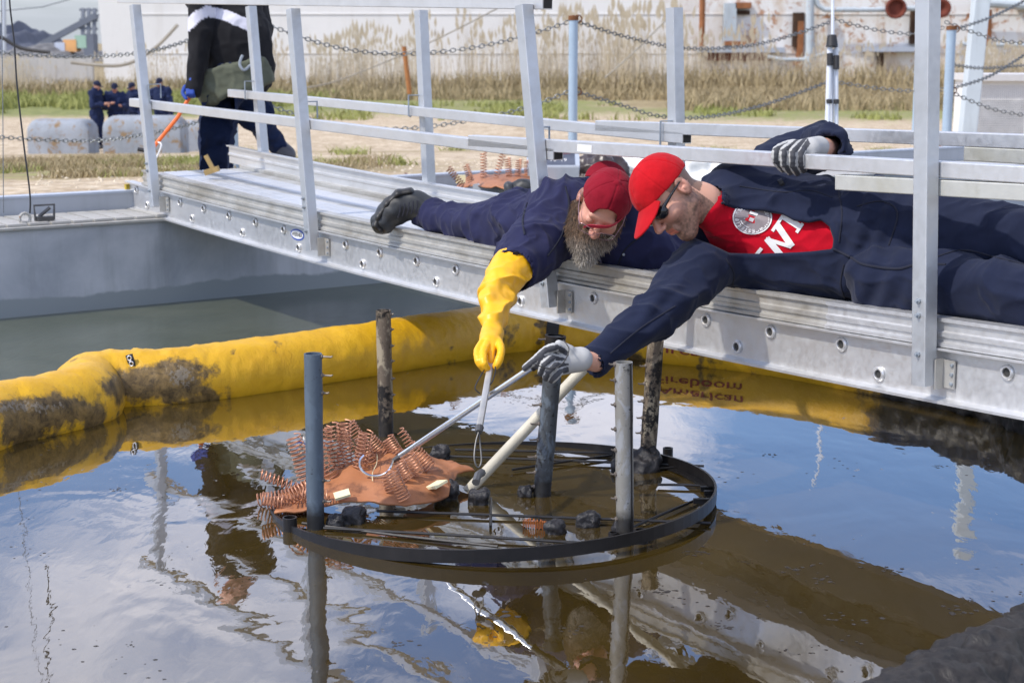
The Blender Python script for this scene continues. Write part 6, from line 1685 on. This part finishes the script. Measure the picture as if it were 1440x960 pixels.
jk = sd([('+', rcone(J(308, -30, z_), J(330, 62, z_), .225, .225, flat=((0, 1, 0), .66)), 0), ('+', rcone(J(330, 62, z_), J(336, 88, z_), .240, .228, flat=((0, 1, 0), .85)), .03), ('+', rcone(J(300, -50, z_), J(325, -50, z_), .17, .17), .06),
         ('+', rcone(J(284, -40, z_ - .13), J(281, 45, z_ - .2), .088, .080), .02), ('+', rcone(J(281, 45, z_ - .2), J(274, 122, z_ - .24), .075, .052), .015), ('+', rcone(J(350, -30, z_ + .15), J(366, 50, z_ + .2), .09, .08), .03),
         ('-', rcone(hW.p(0, -.03, -.05), J(312, -70, z_), .07, .08), .01)])
def jk_col(V, N):
    px, py, zc = proj(V); C = np.tile(np.array(S(34, 34, 37)[:3]), (len(V), 1))
    l = poly_line_d(px, py, [(262, 38), (276, 24), (292, 16), (318, 22), (350, 36)]); m_ = (l < 7.5) & (zc < z_ + .02)
    C[m_] = np.array(S(214, 214, 226)[:3]); return C
def poly_line_d(px, py, pts):
    d = np.full(px.shape, 1e9)
    for a, b in zip(pts[:-1], pts[1:]):
        e = np.array(b, float) - np.array(a, float); t = np.clip(((px - a[0]) * e[0] + (py - a[1]) * e[1]) / (e @ e), 0, 1); d = np.minimum(d, np.hypot(px - a[0] - e[0] * t, py - a[1] - e[1] * t))
    return d
lo, hi = bounds([J(255, -110, z_), J(395, 130, z_ + .3), J(255, 130, z_ - .35)], .14)
sdf_obj('jacket', jk, lo, hi, .010, MT['fabric'], perW, folds(4, .016, .004, 41), jk_col)
tr = sd([('+', rcone(J(325, 70, z_), J(335, 100, z_), .17, .16, flat=((0, 1, 0), .8)), 0), ('+', rcone(J(322, 108, z_ - .08), J(306, 178, z_ - .12), .120, .098), .04), ('+', rcone(J(306, 178, z_ - .12), J(303, 262, z_ - .05), .095, .082), .02),
         ('+', rcone(J(342, 108, z_ + .08), J(358, 160, z_ + .06), .125, .098), .04), ('+', rcone(J(358, 160, z_ + .06), J(394, 208, z_ + .15), .094, .064), .02)])
lo, hi = bounds([J(270, 40, z_ - .1), J(410, 270, z_ + .2)], .16)
sdf_obj('trousers', tr, lo, hi, .010, MT['fabric'], perW, folds(6, .018, .006, 51), const(NAVY3))
fl_ = sd([('+', rcone(J(330, 96, z_ - .02), J(338, 128, z_ - .02), .222, .218, flat=((0, 1, 0), .95)), 0), ('+', rcone(J(306, 110, z_ - .12), J(292, 134, z_ - .12), .085, .060), .05),
          ('&', lambda P: (lambda q: ((100 - .24 * (q[0] - 285)) - q[1]) * q[2] / F)(proj(P)), .01),
          ('&', lambda P: (lambda q: (q[1] - (146 - .30 * (q[0] - 290) + 4 * np.sin(q[0] / 9))) * q[2] / F)(proj(P)), .012)])
lo2, hi2 = bounds([J(270, 60, z_ - .3), J(400, 160, z_ + .3)], .16)
sdf_obj('shirt_tail', fl_, lo2, hi2, .010, MT['fabric'], perW, folds(5, .010, .004, 61), const(S(96, 100, 86)))
palm = [('+', rcone(J(272, 114, z_ - .25), J(268, 122, z_ - .26), .034, .032, flat=((0, 1, 0), .7)), 0)]
ch = [[J(264 + 2.4 * i, 124, z_ - .27), J(264 + 2.4 * i, 132, z_ - .30), J(267 + 2 * i, 136, z_ - .27)] for i in range(4)] + [[J(260, 122, z_ - .27), J(257, 131, z_ - .29), J(262, 139, z_ - .31)]]
glove('glove', palm, ch, .0115, .010, .005, MT['knit'], perW, const(S(30, 66, 150)))
for pr, nm in (([(392, 206, .055), (402, 218, .058), (392, 232, .045)], 'shoe'), ([(302, 262, .06), (284, 272, .05)], 'shoe')):
    P = [J(x, y, z_ + (.16 if x > 350 else -.05)) for x, y, r in pr]; f = sd([('+', rcone(P[i], P[i + 1], pr[i][2], pr[i + 1][2]), .02) for i in range(len(P) - 1)]); lo, hi = bounds(P, .10)
    sdf_obj(nm, f, lo, hi, .008, MT['leather'], perW, None, const(S(78, 78, 84)))
gt = empty('litter_grabber', tuple(J(240, 180, 9.9)), 'orange hand tool with a white loop carried by the walking man', 'hand tool')
MT['orange'] = simple('orange_plastic', S(236, 110, 40), .4, 0, .06)
MB().tube([J(266, 138, 9.9), J(250, 165, 9.88), J(216, 207, 9.85)], .012, 8).build('shaft', MT['orange'], gt, True)
MB().tube(spline([J(222, 200, 9.85), J(227, 204, 9.84), J(222, 218, 9.84), J(218, 224, 9.84)], 5), .006, 6).build('loop', MT['label_white'], gt, True)
MB().tube([J(205, 212, 9.85), J(194, 210, 9.85)], .012, 8).build('tip', MT['black'], gt, True)
MB().tube(spline([J(341, 78, z_ - .24), J(337, 90, z_ - .25), J(343, 99, z_ - .25), J(352, 92, z_ - .22)], 5), .009, 6).build('clip_ring', MT['zinc'], perW, True)

# ---- four crewmen far away -------------------------------------------------------------------------------
def far_person(px, feet_y, top_y, zc, face, lab, arm=0, beard=False, seed=0):
    c = J(px, feet_y, zc); top = J(px, top_y, zc); H = top.z - c.z
    pr_ = empty('person', tuple(c), lab, 'person', 'four crewmen standing behind the pale blocks')
    g = lambda x, y, z: c + Vector((x, y, z)) * (H / 1.78)
    fx = Vector((math.sin(R(face)), -math.cos(R(face)), 0)); sx_ = Vector((fx.y, -fx.x, 0))
    q = lambda s_, f_, z: c + (sx_ * s_ + fx * f_ + Z3 * z) * (H / 1.78)
    hh = Head(q(0, .04, 1.60), fx * .95 + Z3 * -.3, Z3 + fx * .3, .95)
    hand = [q(s * .16 if arm else s * .26, .36 if arm else .06, 1.16 if arm else .80) for s in (-1, 1)]
    elb = [q(s * .27, .04, 1.10) for s in (-1, 1)]; sh = [q(s * .19, 0, 1.43) for s in (-1, 1)]
    body = sd(hh.prims()[:13] + [('+', rcone(hh.p(0, -.02, -.05), q(0, 0, 1.45), .055, .06), .03), ('+', rcone(q(0, 0, 1.4), q(0, 0, .95), .09, .09), .03)] + [('+', rcone(q(0, 0, 1.4), sh[i], .05, .04), .02) for i in (0, 1)] + [('+', rcone(sh[i], elb[i], .04, .035), .02) for i in (0, 1)] + [('+', rcone(elb[i], hand[i], .035, .03), .01) for i in (0, 1)]
              + [('+', rcone(hand[i], hand[i] + (hand[i] - elb[i]).normalized() * .10, .035, .02), .01) for i in (0, 1)])
    lo, hi = bounds([q(-.35, -.2, .7), q(.35, .45, 1.85), q(.35, -.2, .7), q(-.35, .45, 1.85)], .05)
    sdf_obj('body', body, lo, hi, .016, MT['skin'], pr_, color=skin_col(hh, .9 if beard else .2, base=S(190, 140, 118)))
    su = sd([('+', rcone(q(0, 0, 1.36), q(0, 0, 1.0), .20, .175, flat=(fx, .68)), 0)] + [('+', rcone(sh[i], elb[i], .078, .068), .04) for i in (0, 1)] + [('+', rcone(elb[i], elb[i].lerp(hand[i], .9), .064, .05), .02) for i in (0, 1)]
            + [('+', rcone(q(s * .09, 0, .95), q(s * .11, .02, .5), .115, .085), .03) for s in (-1, 1)] + [('+', rcone(q(s * .11, .02, .5), q(s * .12, 0, .08), .082, .07), .02) for s in (-1, 1)])
    lo, hi = bounds([q(-.35, -.2, 0), q(.35, .45, 1.55), q(.35, -.2, 0), q(-.35, .45, 1.55)], .05)
    sdf_obj('coverall', su, lo, hi, .018, MT['fabric'], pr_, folds(5, .03, .008, seed), const(S(38, 48, 80)))
    lo, hi = bounds([hh.p(x, y, z) for x in (-.1, .1) for y in (-.12, .12) for z in (0, .15)], .02)
    cp_ = sdf_obj('cap', lambda P: np.maximum(hh.el((0, -.006, .046), (.092, .112, .104))(P), -(hh.loc(P)[..., 2] - .03)), lo, hi, .012, MT['fabric'], pr_, None, const(S(40, 44, 66)))
    lo, hi = bounds([hh.p(x, y, z) for x in (-.1, .1) for y in (.05, .2) for z in (0, .09)], .02)
    sdf_obj('brim', sd([('+', hh.el((0, .115, .035), (.075, .07, .012)), 0)]), lo, hi, .010, MT['fabric'], cp_, None, const(S(40, 44, 66)))
    for s in (-1, 1):
        P = [q(s * .12, -.04, .05), q(s * .12, .16, .04)]; lo, hi = bounds(P, .1); sdf_obj('boot', sd([('+', rcone(P[0], P[1], .06, .045), 0)]), lo, hi, .02, MT['leather'], pr_, None, const(S(40, 40, 42)))
far_person(138, 209, 111, 41.5, 75, 'leftmost far crewman in navy coverall and cap facing right beside the block', 1, False, 71)
far_person(165, 211, 114, 41.8, 10, 'second far crewman in navy cap facing the camera behind the middle block', 1, False, 72)
far_person(191, 211, 113, 42.5, -30, 'third far crewman partly hidden by the first guard post', 0, False, 73)
far_person(229, 211, 106, 42.0, -15, 'rightmost far crewman, bearded in a dark knit cap behind the block', 0, True, 74)
